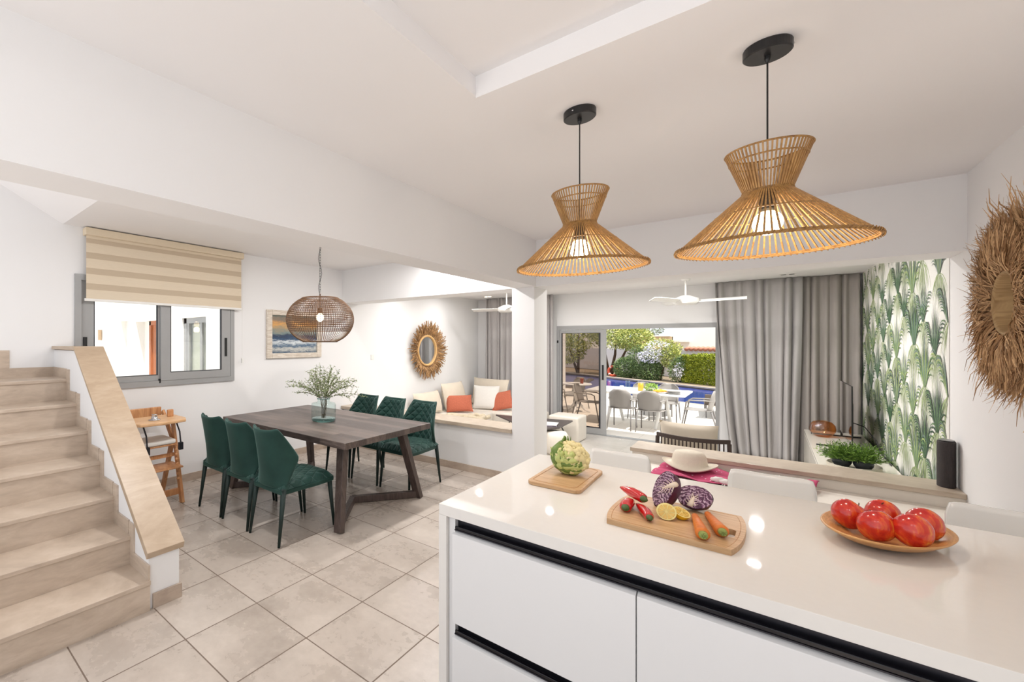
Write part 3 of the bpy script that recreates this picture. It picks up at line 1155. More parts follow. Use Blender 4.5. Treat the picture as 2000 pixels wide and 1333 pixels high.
br = thing('cut_branches', (vx, vy, TZ + 0.03), 'airy green leafy branches spreading from the glass vase', 'plant')
rb_ = random.Random(11)
st_, lf_ = MB(), MB()
for k in range(36):
    a = rb_.uniform(0, 2 * PI)
    el = rb_.choice([0.55, 0.8, 1.0, 1.25, 1.4]) + rb_.uniform(-.1, .1)
    L = rb_.uniform(0.2, 0.34) * (1.15 if el < 0.9 else 1.0)
    p = Vector((vx + rb_.uniform(-.02, .02), vy + rb_.uniform(-.02, .02), TZ + 0.03))
    neck = Vector((vx + 0.035 * math.cos(a), vy + 0.035 * math.sin(a), TZ + 0.225))
    pts = [p, (p + neck) / 2 + Vector((0.01, 0, 0)), neck]
    d = Vector((math.cos(a) * math.cos(el), math.sin(a) * math.cos(el), math.sin(el)))
    q = neck.copy()
    n = 9
    for i in range(n):
        q = q + d * L / n
        pts.append(q.copy())
        d = (d + Vector((rb_.uniform(-.12, .12), rb_.uniform(-.12, .12), -0.06 if el > 1 else -0.10))).normalized()
        for j in range(12):
            dd = (d * 0.5 + Vector((rb_.uniform(-1, 1), rb_.uniform(-1, 1), rb_.uniform(-.5, 1)))).normalized()
            if j < 2 and i > 2:
                e = q + dd * 0.05
                st_.tube([q, e], 0.0009, 3, cap=False)
                for jj in range(6):
                    leafq(lf_, q + dd * 0.05 * jj / 5, dd + Vector((rb_.uniform(-1, 1), rb_.uniform(-1, 1), rb_.uniform(-1, 1))), 0.018, 0.006, rb_)
            else:
                leafq(lf_, q, dd, rb_.uniform(.012, .022), 0.006, rb_)
    st_.tube(pts, 0.0016, 4)
st_.build('stem', M['stem'], br)
lf_.build('leaves', M['leaf_sage'], br)

# ------------------------------------------------------------------ things on the dining walls
bl = thing('roller_blind', (XL + 0.05, 2.17, 1.97), 'beige striped roller blind half lowered over the grey window', 'blind')
B(XL + 0.002, 1.30, 2.588, XL + 0.10, 3.045, 2.66).build('cassette', M['blind_box'], bl, bevel=0.008)
B(XL + 0.060, 1.315, 1.985, XL + 0.063, 3.025, 2.59).build('blind_fabric', M['blind'], bl)
B(XL + 0.052, 1.30, 1.962, XL + 0.070, 3.03, 1.987).build('bottom_rail', M['white_plastic'], bl, bevel=0.004)
q = MB()
for k in range(50):
    q.ball((XL + 0.06, 3.04, 2.58 - k * 0.0245), 0.0035, 6, 4)
q.tube([(XL + 0.06, 3.04, 2.58), (XL + 0.06, 3.04, 1.36)], 0.001, 4)
q.build('pull_chain', M['white_plastic'], bl)
B(XL + 0.05, 3.03, 1.31, XL + 0.07, 3.05, 1.37).build('chain_weight', M['white_plastic'], bl, bevel=0.003)

pa = thing('framed_painting', (XL, 3.92, 1.35), 'seascape painting in a whitewashed wooden frame behind the wicker lamp', 'painting')
f = MB()
fy0, fy1, fz0, fz1, fw = 3.436, 4.405, 1.353, 1.996, 0.085
rect_frame(f, 'x', fy0, fy1, fz0, fz1, XL, XL + 0.035, fw, fw, fw * 0.8, fw * 0.8)
f.build('picture_frame', M['frame_wash'], pa, bevel=0.006)
B(XL + 0.004, fy0 + fw - 0.01, fz0 + fw * .8 - 0.01, XL + 0.018, fy1 - fw + 0.01, fz1 - fw * .8 + 0.01).build('canvas', M['painting'], pa)

dm = thing('driftwood_mirror', (XL, 7.22, 1.40), 'round mirror ringed with radiating driftwood sticks above the sofa', 'mirror')
my, mz = 7.17, 1.405
q = MB()
q.lathe([(0, 0), (1, 0), (1, 0.012), (0, 0.012)], n=40, caps=False)
q.v = [(XL + 0.02 + p[2], my + p[0] * 0.30, mz + p[1] * 0.27) for p in q.v]
q.build('mirror_glass', M['mirror'], dm)
q = MB()
q.tube([(XL + 0.04, my + 0.31 * math.cos(k / 40 * 2 * PI), mz + 0.28 * math.sin(k / 40 * 2 * PI)) for k in range(40)], 0.022, 8, closed=True)
q.build('rattan_ring', M['drift_ring'], dm, smooth=True)
q = MB()
rd = random.Random(5)
for k in range(330):
    a = 2 * PI * k / 330 * 3 + rd.uniform(-.03, .03)
    lay = k // 110
    r0, r1 = 0.30 + 0.02 * lay, (0.55 - 0.05 * lay) * rd.uniform(.9, 1.06)
    x0 = XL + 0.03 + 0.012 * lay
    x1 = XL + 0.02 + rd.uniform(0.02, 0.11)
    pts = []
    w_ = rd.uniform(-.05, .05)
    for t in (0, 0.35, 0.7, 1):
        rr = r0 + (r1 - r0) * t
        aa = a + w_ * math.sin(t * 3)
        pts.append((x0 + (x1 - x0) * t + 0.015 * math.sin(t * PI), my + rr * 1.12 * math.cos(aa), mz + rr * math.sin(aa)))
    q.tube(pts, [0.006, 0.009, 0.009, 0.006], 5)
q.build('driftwood_sticks', M['drift'], dm)

# light switches and small fittings
tag(B(XL, 5.55, 1.28, XL + 0.008, 5.63, 1.36).build('wall_switch', M['white_plastic'], bevel=0.002), 'white light switch on the wall between painting and driftwood mirror', 'light switch')

# ------------------------------------------------------------------ wooden high chair behind the balustrade
hc = thing('high_chair', (-4.35, 1.82, 0), 'wooden high chair with a tray and white cushion behind the stair balustrade', 'high chair')
hy0, hy1 = 1.60, 1.98
for y in (hy0, hy1):
    MB().bar((-4.13, y + (0.03 if y == hy1 else -0.03), 0), (-4.28, y, 0.82), 0.03, 0.06, 0.026, 0.05, up=(1, 0, 0)).build('front_leg', M['beech'], hc, bevel=0.004)
    MB().bar((-4.58, y + (0.03 if y == hy1 else -0.03), 0), (-4.27, y, 0.62), 0.03, 0.055, up=(1, 0, 0)).build('back_leg', M['beech'], hc, bevel=0.004)
    q = MB()
    for k in range(9):
        t = 0.22 + k * 0.045
        q.ball((-4.13 - 0.15 * t / 0.82 * 1.0 + 0.02 - 0.0, y, t + 0.02), (0.012, 0.018, 0.014), 8, 6)
    q.build('height_notches', M['beech'], hc)
    MB().bar((-4.27, y, 0.60), (-4.50, y, 0.86), 0.026, 0.05, up=(1, 0, 0)).build('back_post', M['beech'], hc, bevel=0.004)
B(-4.20, hy0 - 0.02, 0.075, -4.17, hy1 + 0.02, 0.135).build('lower_rail', M['beech'], hc, bevel=0.004)
B(-4.33, hy0 + 0.01, 0.355, -4.08, hy1 + 0.02, 0.372).build('foot_plate', M['beech'], hc, bevel=0.006)
B(-4.26, hy0, 0.44, -4.235, hy1, 0.475).build('rail', M['beech'], hc, bevel=0.004)
B(-4.45, hy0 + 0.01, 0.565, -4.16, hy1 - 0.01, 0.583).build('seat', M['beech'], hc, bevel=0.006)
B(-4.44, hy0 + 0.015, 0.584, -4.15, hy1 - 0.02, 0.63).build('seat_cushion', M['white_cloth'], hc, bevel=0.018, seg=3)
B(-4.56, hy0, 0.80, -4.53, hy1, 0.90).build('back_rail', M['beech'], hc, bevel=0.006)
m = MB()
m.prism([(-4.44, hy0 - 0.06), (-4.14, hy0 - 0.06), (-4.05, hy0 - 0.02), (-4.02, 1.79), (-4.05, hy1 + 0.03), (-4.14, hy1 + 0.07), (-4.44, hy1 + 0.07)], 'z', 0.80, 0.83)
m.build('tray', M['beech_tray'], hc, bevel=0.008)
for y in (hy0 + 0.06, hy1 + 0.0):
    q = MB()
    q.tube([(-4.2, y, 0.79), (-4.12, y, 0.70), (-4.10, y, 0.60)], 0.008, 6)
    q.box(-4.115, y - 0.02, 0.53, -4.085, y + 0.02, 0.60)
    q.build('strap', M['dark_gasket'], hc)
tag(MB().lathe([(0, 0), (0.05, 0), (0.055, 0.008), (0.03, 0.014), (0.024, 0.05), (0.027, 0.055), (0, 0.05)], (-4.18, 1.76, 0.83), 24, caps=False).build('silver_egg_cup', M['chrome'], smooth=True), 'small shiny metal cup standing on the high chair tray', 'cup')
tag(B(-4.30, 1.93, 0.83, -4.27, 1.99, 0.90).build('wooden_block', M['beech'], bevel=0.006), 'small upright wooden block at the wall end of the high chair tray', 'toy block')

# ------------------------------------------------------------------ cauliflower on its board
def rounded(x0, y0, x1, y1, r, n=6):
    pts = []
    for cx, cy, a0 in ((x1 - r, y1 - r, 0), (x0 + r, y1 - r, 90), (x0 + r, y0 + r, 180), (x1 - r, y0 + r, 270)):
        for k in range(n + 1):
            a = math.radians(a0 + 90 * k / n)
            pts.append((cx + r * math.cos(a), cy + r * math.sin(a)))
    return pts


def slab(poly, z0, z1, cxy=(0, 0), rz=0.0, bev=0):
    c_, s_ = math.cos(rz), math.sin(rz)
    pl = [(cxy[0] + x * c_ - y * s_, cxy[1] + x * s_ + y * c_) for x, y in poly]
    return MB().prism(pl, 'z', z0, z1)


TOP = 0.90
b1 = thing('chopping_board', (-0.71, 2.32, TOP), 'small square bamboo board under the cauliflower', 'chopping board')
slab(rounded(-0.115, -0.22, 0.115, 0.22, 0.035), TOP, TOP + 0.018, (-0.713, 2.325), 0.02).build('board', M['board'], b1, bevel=0.004)
MB().tube([(-0.713 + x, 2.325 + y, TOP + 0.0175) for x, y in rounded(-0.095, -0.195, 0.095, 0.195, 0.03)], 0.0022, 5, closed=True).build('juice_groove', M['board_dark'], b1)

cf = thing('cauliflower', (-0.715, 2.36, TOP + 0.018), 'cream cauliflower with green outer leaves on the small board', 'cauliflower')
rc = random.Random(21)
cm_ = soft('cauliflower_curd', (240, 226, 170), 0.75, 0.14, 30, 0.6, 70)
cl1 = soft('cauliflower_leaf', (120, 148, 66), 0.5, 0.3, 14, 0.4, 30)
cl2 = soft('cauliflower_leaf_rib', (198, 208, 128), 0.5, 0.15, 14, 0.3, 30)
CC = Vector((-0.705, 2.36, TOP + 0.018 + 0.078))
q = MB()
q.ball(CC, (0.075, 0.075, 0.07), 20, 14)
for k in range(240):
    z = rc.uniform(-0.75, 1)
    a = rc.uniform(0, 2 * PI)
    r_ = math.sqrt(1 - z * z)
    d = Vector((r_ * math.cos(a), r_ * math.sin(a), z))
    s_ = rc.uniform(0.008, 0.017)
    q.ball(CC + Vector((d.x * 0.073, d.y * 0.073, d.z * 0.072)), s_, 7, 5)
q.build('curd', cm_, cf, smooth=True)
for k in range(24):
    # leaves hug the side facing the sliding door and the front, the curd shows on the other side
    off = rc.uniform(-1.9, 1.9)
    a = 3.6 + off
    near_ = max(0.0, 1 - abs(off) / 1.9)
    hgt = 0.05 + 0.10 * near_ * rc.uniform(0.6, 1.1) + 0.015 * rc.random()
    wl = rc.uniform(0.010, 0.022)
    zb0 = TOP + 0.020 + (rc.uniform(0, 0.05) if k % 3 == 0 else 0)
    rr0 = rc.uniform(0.070, 0.080)
    sk = rc.uniform(-.35, .35)
    out = rc.uniform(-0.2, 0.45) * near_

    def leafs(u, v, a=a, hgt=hgt, wl=wl, k=k, zb0=zb0, rr0=rr0, sk=sk, out=out):
        s_ = u * 2 - 1
        zz = zb0 + hgt * v
        t = max(-0.98, min(0.98, (zz - CC.z) / 0.082))
        r_ = 0.082 * math.sqrt(1 - t * t) + 0.004 + 0.03 * out * v * v
        r_ = max(r_, 0.032)
        r_ += 0.005 * math.sin(11 * u + k) * v + 0.004 * math.sin(17 * v + k * 2) - 0.006 * s_ * s_
        w_ = wl * (0.7 + 1.2 * math.sin(PI * min(1, 0.08 + v * 0.9)) ** 0.8) * (1 + 0.25 * math.sin(15 * v + k))
        aa = a + sk * v + s_ * w_ / max(r_, 0.04)
        return (CC.x + r_ * math.cos(aa), CC.y + r_ * math.sin(aa), zz + 0.006 * math.cos(9 * u + k) * v)
    MB().grid(leafs, 8, 12, 0.0025).build('outer_leaf', cl1 if k % 2 else cl2, cf, smooth=True)
q = MB()
for k in range(8):
    a = 2.3 + rc.uniform(-.5, .5)
    q.tube([(CC.x + 0.03 * math.cos(a), CC.y + 0.03 * math.sin(a), CC.z + 0.05), (CC.x + rc.uniform(.03, .05) * math.cos(a), CC.y + 0.06 * math.sin(a), CC.z + rc.uniform(.08, .1))], [0.005, 0.001], 5)
q.build('small_leaves', cl1, cf)

# ------------------------------------------------------------------ long board with vegetables
BX, BY, BR = -0.25, 2.04, -0.03
bd = thing('serving_board', (BX, BY, TOP), 'long bamboo board with a cut-out handle holding cut vegetables', 'chopping board')
pl = []
hx, hy = 0.196, 0.212
outer = []
for k in range(33):
    y = -hy + 2 * hy * k / 32
for sgn, ys in ((1, [(-hy + 0.02) + (2 * hy - 0.04) * k / 16 for k in range(17)]), (-1, [(hy - 0.02) - (2 * hy - 0.04) * k / 16 for k in range(17)])):
    for y in ys:
        outer.append((sgn * (hx - 0.022 * (abs(y) / hy) ** 2.5 * 1.3), y))
c_, s_ = math.cos(BR), math.sin(BR)
OB = [(BX + x * c_ - y * s_, BY + x * s_ + y * c_) for x, y in outer]
m = MB()
# board with a real slot: ring of quads around the hole
slot = [(0.160 + 0.013 * math.cos(t), (0.030 if math.sin(t) > 0 else -0.030) + 0.013 * math.sin(t)) for t in [2 * PI * (k + 0.5) / 16 for k in range(16)]]
SL = [(BX + x * c_ - (y - 0.03) * s_, BY + x * s_ + (y - 0.03) * c_) for x, y in slot]
import bmesh
bm = bmesh.new()
vo = [bm.verts.new((x, y, TOP + 0.019)) for x, y in OB]
vi = [bm.verts.new((x, y, TOP + 0.019)) for x, y in SL]
eo = [bm.edges.new((vo[i], vo[(i + 1) % len(vo)])) for i in range(len(vo))]
ei = [bm.edges.new((vi[i], vi[(i + 1) % len(vi)])) for i in range(len(vi))]
bmesh.ops.triangle_fill(bm, use_beauty=True, edges=eo + ei)
ex = bmesh.ops.extrude_face_region(bm, geom=list(bm.faces))
for v in [g_ for g_ in ex['geom'] if isinstance(g_, bmesh.types.BMVert)]:
    v.co.z = TOP
m.v = [tuple(v.co) for v in bm.verts]
bm.verts.index_update()
m.f = [[v.index for v in f_.verts] for f_ in bm.faces]
m.mi = [0] * len(m.f)
bm.free()
m.build('board', M['board'], bd)
MB().tube([(x, y, TOP + 0.0185) for x, y in [(BX + x * 0.93 * c_ - y * 0.93 * s_, BY + x * 0.93 * s_ + y * 0.93 * c_) for x, y in outer]], 0.0015, 4, closed=True).build('juice_groove', M['board_dark'], bd)
ZB = TOP + 0.019

red = soft('red_pepper_skin', (212, 30, 32), 0.16, 0.18, 12, coat=0.6)
pgreen = soft('pepper_stalk_green', (78, 104, 52), 0.5, 0.15, 30)


def pepper(p_stem, p_tip, r, label, bend=0.01):
    p0, p1 = Vector(p_stem), Vector(p_tip)
    t_ = thing('chilli_pepper', (p0.x, p0.y, min(p0.z, p1.z) - r * 0.6), label, 'chilli pepper', 'red chilli peppers on the board')
    pts, rs = [], []
    side = (p1 - p0).cross(Vector((0, 0, 1))).normalized()
    for k in range(15):
        t = k / 14
        pts.append(p0.lerp(p1, t) + side * bend * math.sin(t * PI))
        rs.append(max(0.0015, r * (0.95 + 0.22 * math.sin(t * PI)) * (1 - t ** 4 * 0.75)))
    rs[0] = r * 0.6
    MB().tube(pts, rs, 14).build('flesh', red, t_, smooth=True)
    d = (p0 - p1).normalized()
    MB().tube([p0 + d * -0.004, p0 + d * 0.004, p0 + d * 0.008, p0 + d * 0.014], [r * 0.72, r * 0.66, r * 0.40, r * 0.30], 12).build('stalk', pgreen, t_, smooth=True)


pepper((-0.345, 2.035, ZB + 0.046), (-0.440, 2.118, ZB + 0.050), 0.0185, 'red chilli pepper lying across the top of the other two', 0.008)
pepper((-0.392, 1.962, ZB + 0.020), (-0.385, 2.070, ZB + 0.020), 0.0195, 'red chilli pepper at the left of the board, stalk end towards the front', -0.006)
pepper((-0.308, 1.922, ZB + 0.0165), (-0.372, 2.050, ZB + 0.0165), 0.0155, 'red chilli pepper pointing its green stalk at the cut lemon', 0.006)


def cabbage_cut():
    m = NT('red_cabbage_cut_face')
    v = m.pos('Object', (1, 1, 1))
    d = m.n('ShaderNodeVectorMath', operation='LENGTH')
    m.put(d.inputs[0], v)
    n = m.noise(v, 26, 5, 0.65, 2.2)
    w = m.math('SINE', m.math('MULTIPLY', m.math('ADD', d.outputs['Value'], m.math('MULTIPLY', n, 0.045)), 560))
    f = m.math('MULTIPLY_ADD', w, 0.5, 0.5)
    m.base(m.ramp(m.math('ADD', m.math('MULTIPLY', f, 0.6), m.math('MULTIPLY', n, 0.45)), [(0.38, lin((70, 24, 60))), (0.64, lin((124, 64, 114))), (0.88, lin((228, 208, 220)))]))
    m.set(rough=0.4)
    m.bump(f, 0.5, 0.003)
    return m.m


ccut = cabbage_cut()
cskin = soft('red_cabbage_leaf', (84, 24, 58), 0.35, 0.25, 14, 0.3, 40)
ccore = soft('cabbage_core', (240, 224, 204), 0.5, 0.08, 30)


def half_cabbage(c, r, n, label, core_dir):
    """half ball whose flat face looks along n"""
    t_ = thing('red_cabbage_half', (c[0], c[1], ZB), label, 'red cabbage', 'halves of red cabbage')
    n = Vector(n).normalized()
    R = n.to_track_quat('Z', 'Y').to_matrix()
    C = Vector(c)
    q = MB()
    nu, nv = 32, 10
    rings = []
    for j in range(nv + 1):
        ph = PI / 2 + PI / 2 * j / nv
        for i in range(nu):
            a = 2 * PI * i / nu
            k = 1 + 0.03 * math.sin(3 * a + j) + 0.02 * math.sin(7 * a)
            q.v.append(tuple(C + R @ Vector((r[0] * math.sin(ph) * math.cos(a) * k, r[1] * math.sin(ph) * math.sin(a) * k, r[2] * math.cos(ph)))))
    for j in range(nv):
        for i in range(nu):
            l = (i + 1) % nu
            q.f.append([j * nu + i, (j + 1) * nu + i, (j + 1) * nu + l, j * nu + l]); q.mi.append(0)
    q.build('outer_leaves', cskin, t_, smooth=True)
    q = MB()
    q.add([tuple(C + R @ Vector((r[0] * 0.985 * math.cos(2 * PI * i / 48) * k2, r[1] * 0.985 * math.sin(2 * PI * i / 48) * k2, z))) for k2, z in ((1, 0.0), (0.96, 0.002), (0.5, 0.003)) for i in range(48)],
          [[j * 48 + i, j * 48 + (i + 1) % 48, (j + 1) * 48 + (i + 1) % 48, (j + 1) * 48 + i] for j in range(2) for i in range(48)] + [[96 + i for i in range(48)]])
    f_ = q.build('cut_face', ccut, t_)
    # white core with branching ribs
    q = MB()
    cd_ = Vector((core_dir[0], core_dir[1], 0)).normalized()
    pd = Vector((-cd_.y, cd_.x, 0))

    def F(a, b, z=0.0022):
        return C + R @ (cd_ * a + pd * b + Vector((0, 0, z)))
    L = r[1]
    q.tube([F(L * 0.93, 0), F(L * 0.6, 0), F(L * 0.3, 0), F(0, 0.0)], [0.010, 0.009, 0.006, 0.002], 8)
    for sgn in (-1, 1):
        for a0, ln, an in ((0.80, 0.50, 1.0), (0.62, 0.60, 0.8), (0.45, 0.60, 0.6), (0.3, 0.6, 0.4), (0.1, 0.6, 0.25)):
            pts = [F(L * a0 - L * ln * t * math.cos(an), sgn * L * (ln * t * math.sin(an) + 0.08 * math.sin(t * 3))) for t in (0, 0.33, 0.66, 1)]
            q.tube(pts, [0.0030, 0.0016, 0.0011, 0.0006], 6)
    q.build('core', ccore, t_, smooth=True)


half_cabbage((-0.298, 2.140, ZB + 0.072), (0.054, 0.074, 0.054), (-0.75, -0.62, 0.38), 'taller half of red cabbage standing on edge on the board', (0.9, 0.6))
half_cabbage((-0.205, 2.18, ZB + 0.052), (0.056, 0.050, 0.05), (-0.05, -0.72, 0.72), 'lower half of red cabbage with its pale core facing up', (-0.2, -1))

lskin = soft('lemon_peel', (240, 196, 30), 0.35, 0.08, 14, 0.25, 160)
lflesh = soft('lemon_flesh', (236, 196, 96), 0.3, 0.12, 60, 0.4, 60)
lpith = soft('lemon_pith', (246, 228, 150), 0.5, 0.04, 30)


def half_lemon(c, r, n, label):
    t_ = thing('lemon_half', (c[0], c[1], ZB), label, 'lemon', 'halves of lemon')
    n = Vector(n).normalized()
    R = n.to_track_quat('Z', 'Y').to_matrix()
    C = Vector(c)
    q = MB()
    nu, nv = 28, 9
    for j in range(nv + 1):
        ph = PI / 2 + PI / 2 * j / nv
        for i in range(nu):
            a = 2 * PI * i / nu
            q.v.append(tuple(C + R @ Vector((r * math.sin(ph) * math.cos(a), r * math.sin(ph) * math.sin(a), r * 1.05 * math.cos(ph) - (0.006 if j == nv else 0)))))
    for j in range(nv):
        for i in range(nu):
            l = (i + 1) % nu
            q.f.append([j * nu + i, (j + 1) * nu + i, (j + 1) * nu + l, j * nu + l]); q.mi.append(0)
    q.build('peel', lskin, t_, smooth=True)

    def disc(rad, z, nm, mt):
        d = MB()
        d.add([tuple(C + R @ Vector((rad * math.cos(2 * PI * i / 32), rad * math.sin(2 * PI * i / 32), z))) for i in range(32)], [list(range(32))])
        return d.build(nm, mt, t_)
    disc(r * 0.985, 0.0, 'pith', lpith)
    for k in range(9):
        a0, a1 = 2 * PI * k / 9 + 0.07, 2 * PI * (k + 1) / 9 - 0.07
        d = MB()
        pts = [(0.12, (a0 + a1) / 2)] + [(0.82, a0 + (a1 - a0) * i / 5) for i in range(6)]
        P0 = [tuple(C + R @ Vector((r * s_ * math.cos(a), r * s_ * math.sin(a), 0.0006))) for s_, a in pts]
        P1 = [tuple(C + R @ Vector((r * s_ * 0.97 * math.cos(a), r * s_ * 0.97 * math.sin(a), 0.0016))) for s_, a in pts]
        n_ = len(pts)
        d.add(P0 + P1, [list(range(n_, 2 * n_))] + [[i, (i + 1) % n_, n_ + (i + 1) % n_, n_ + i] for i in range(n_)])
        d.build('segment', lflesh, t_)


half_lemon((-0.268, 1.992, ZB + 0.030), 0.031, (0.05, -0.90, 0.42), 'lemon half with its cut face towards the viewer')
half_lemon((-0.228, 2.038, ZB + 0.026), 0.028, (0.38, -0.25, 0.88), 'lemon half behind the other one, cut face tilted upward')

orange = soft('carrot_skin', (232, 128, 46), 0.45, 0.14, 30, 0.3, 60)
cgreen = soft('carrot_top_green', (156, 170, 92), 0.6, 0.15, 40)


def carrot(p_top, p_tip, r, label):
    p0, p1 = Vector(p_top), Vector(p_tip)
    t_ = thing('carrot', (p0.x, p0.y, ZB), label, 'carrot', 'carrots on the board')
    N = 22
    pts, rs = [], []
    for k in range(N + 1):
        t = k / N
        rr = r * (1 - 0.55 * t) * (1 if t < 0.92 else (1 - (t - 0.92) / 0.08 * 0.7)) * (1 + 0.02 * math.sin(k * 2.3))
        if k == 0: rr = r * 0.7
        pts.append(Vector((p0.lerp(p1, t).x, p0.lerp(p1, t).y, ZB + rr)))
        rs.append(rr)
    pts[0] = pts[1] + (pts[0] - pts[1]) * 0.5
    pts[0].z = ZB + r
    MB().tube(pts, rs, 16).build('root', orange, t_, smooth=True)
    d = (p0 - p1).normalized()
    d.z = 0
    q = MB()
    c0 = Vector((p0.x, p0.y, ZB + r))
    q.tube([c0 - d * 0.004, c0 + d * 0.008, c0 + d * 0.011], [r * 0.62, r * 0.58, r * 0.5], 12)
    for k in range(6):
        a = 2 * PI * k / 6
        o_ = Vector((-d.y * math.cos(a), d.x * math.cos(a), math.sin(a))) * r * 0.3
        q.tube([c0 + d * 0.006 + o_, c0 + d * 0.016 + o_ * 1.1], 0.0028, 6)
    q.build('leaf_stub', cgreen, t_, smooth=True)


carrot((-0.152, 1.862, 0), (-0.197, 2.095, 0), 0.0205, 'carrot beside the lemon halves')
carrot((-0.108, 1.935, 0), (-0.166, 2.150, 0), 0.0205, 'carrot beside the cut-out handle of the long board')

# ------------------------------------------------------------------ bowl of fruit
bw = thing('fruit_bowl', (0.288, 2.345, TOP), 'shallow oval bamboo bowl holding red fruit', 'bowl')
q = MB()
pr_ = [(0.0, 0.004), (0.07, 0.0), (0.11, 0.006), (0.155, 0.020), (0.196, 0.044), (0.202, 0.050), (0.196, 0.052), (0.152, 0.030), (0.10, 0.014), (0.0, 0.011)]
q.lathe(pr_, (0.288, 2.345, TOP), 56, sx=0.70, sy=1.12, caps=False)
c0 = Vector((0.288, 2.345, TOP))
rt_ = Matrix.Rotation(-0.35, 3, 'Z')
q.v = [tuple(c0 + rt_ @ (Vector(v) - c0)) for v in q.v]
q.build('bowl_shell', M['bowl'], bw, smooth=True)


def fruit_mat():
    m = NT('red_and_yellow_fruit_skin')
    v = m.pos('Object')
    f = m.noise(v, 12, 4, 0.6, 0.8)
    g = m.noise(m.pos('Object', (70, 70, 9)), 1.2, 3)
    m.base(m.ramp(m.math('ADD', m.math('MULTIPLY', f, 0.8), m.math('MULTIPLY', g, 0.12)), [(0.36, lin((184, 26, 22))), (0.44, lin((208, 52, 28))), (0.50, lin((226, 104, 40))), (0.57, lin((240, 180, 70)))]))
    m.set(rough=0.2, coat=0.4)
    return m.m


fmat = fruit_mat()
fst = soft('fruit_stalk', (70, 50, 34), 0.7, 0.1, 30)


def fruit(c, r, axis, label):
    t_ = thing('nectarine', (c[0], c[1], c[2] - r), label, 'fruit', 'red fruit in the bamboo bowl')
    R = Vector(axis).normalized().to_track_quat('Z', 'Y').to_matrix()
    C = Vector(c)
    q = MB()
    nu, nv = 32, 20
    for j in range(nv + 1):
        ph = PI * j / nv
        for i in range(nu):
            a = 2 * PI * i / nu
            k = 1 - 0.16 * math.exp(-(ph / 0.30) ** 2) - 0.05 * math.exp(-((PI - ph) / 0.3) ** 2) - 0.035 * math.exp(-((a - PI) / 0.22) ** 2) * math.sin(ph)
            q.v.append(tuple(C + R @ (Vector((math.sin(ph) * math.cos(a), math.sin(ph) * math.sin(a), math.cos(ph) * 0.95)) * r * k)))
    for j in range(nv):
        for i in range(nu):
            l = (i + 1) % nu
            q.f.append([j * nu + i, (j + 1) * nu + i, (j + 1) * nu + l, j * nu + l]); q.mi.append(0)
    q.v = [(C.x + (v[0] - C.x) * 0.94, C.y + (v[1] - C.y) * 0.94, C.z + (v[2] - C.z) * 1.12) for v in q.v]
    q.build('skin', fmat, t_, smooth=True)
    b = C + R @ Vector((0, 0, r * 0.84))
    MB().tube([b, b + R @ Vector((0.002, 0.001, 0.006)), b + R @ Vector((0.006, 0.002, 0.009))], 0.0014, 6).build('stalk', fst, t_)


fruit((0.205, 2.335, TOP + 0.072), 0.047, (0.5, 0.1, 0.75), 'red fruit at the left end of the bamboo bowl')
fruit((0.292, 2.435, TOP + 0.066), 0.047, (-0.1, -0.35, 0.9), 'orange and red fruit at the back of the bowl with its stalk showing')
fruit((0.258, 2.258, TOP + 0.069), 0.048, (-0.2, 0.3, 0.9), 'red fruit in the middle of the bowl with a yellow patch and stalk')
fruit((0.372, 2.372, TOP + 0.073), 0.047, (0.8, 0.5, 0.3), 'red fruit at the back right of the bowl, furthest towards its right tip')
fruit((0.330, 2.246, TOP + 0.078), 0.047, (0.3, 0.8, 0.35), 'red fruit at the front right of the bowl')

# ------------------------------------------------------------------ bar stools behind the island
def make_stool():
    r = thing('bar_stool', (0, 0, 0), '', 'bar stool', 'white bar stools along the island')

    def shell(u, v):
        s = u * 2 - 1
        if v < 0.5:
            t = v / 0.5
            y = -0.20 + 0.32 * t
            z = 0.63 - 0.01 * math.sin(t * PI)
            w = 0.168
        else:
            t = (v - 0.5) / 0.5
            y = 0.12 + 0.075 * math.sin(min(1, t * 1.6) * PI / 2) + 0.02 * t
            z = 0.63 + 0.255 * t ** 1.15
            w = 0.168 - 0.004 * t
        e = 1 - max(0, abs(s) - 0.8) * 0.1
        if v > 0.93: w *= 1 - (v - 0.93) * 1.0
        return (s * w * e, y - 0.025 * s * s * (1 if v > 0.5 else 0), z + 0.012 * s * s - (0.012 * (abs(s) ** 8) if v > 0.9 else 0))
    MB().grid(shell, 16, 24, 0.012).build('seat_shell', M['gloss_white'], r, smooth=True)
    MB().tube([(0, 0, 0.03), (0, 0, 0.62)], 0.028, 16).build('column', M['chrome'], r, smooth=True)
    MB().lathe([(0, 0), (0.19, 0), (0.195, 0.006), (0.18, 0.014), (0.04, 0.03), (0, 0.03)], n=40, caps=False).build('base', M['chrome'], r, smooth=True)
    MB().tube([(0.15 * math.cos(a), -0.06 + 0.12 * math.sin(a), 0.28) for a in [PI + PI * k / 12 for k in range(13)]], 0.010, 8).build('foot_ring', M['chrome'], r, smooth=True)
    return r


stool = make_stool()
place(stool, (-0.665, 2.965, 0), 0, 'white bar stool nearest the cauliflower, behind the island', True)
place(stool, (0.01, 2.965, 0), 0, 'white bar stool in the middle, between the long board and the ledge', False)
place(stool, (0.715, 2.965, 0), 0, 'white bar stool nearest the right wall, behind the fruit bowl', False)

# ------------------------------------------------------------------ bench by the ledge, hat and sarong
tag(B(-0.86, 4.28, 0, XR - 0.002, 4.885, 0.47).build('low_bench', M['cream_wall'], bevel=0.006), 'low white built-in bench along the kitchen side of the stone ledge', 'bench')
sr = MB()
rs_ = random.Random(4)


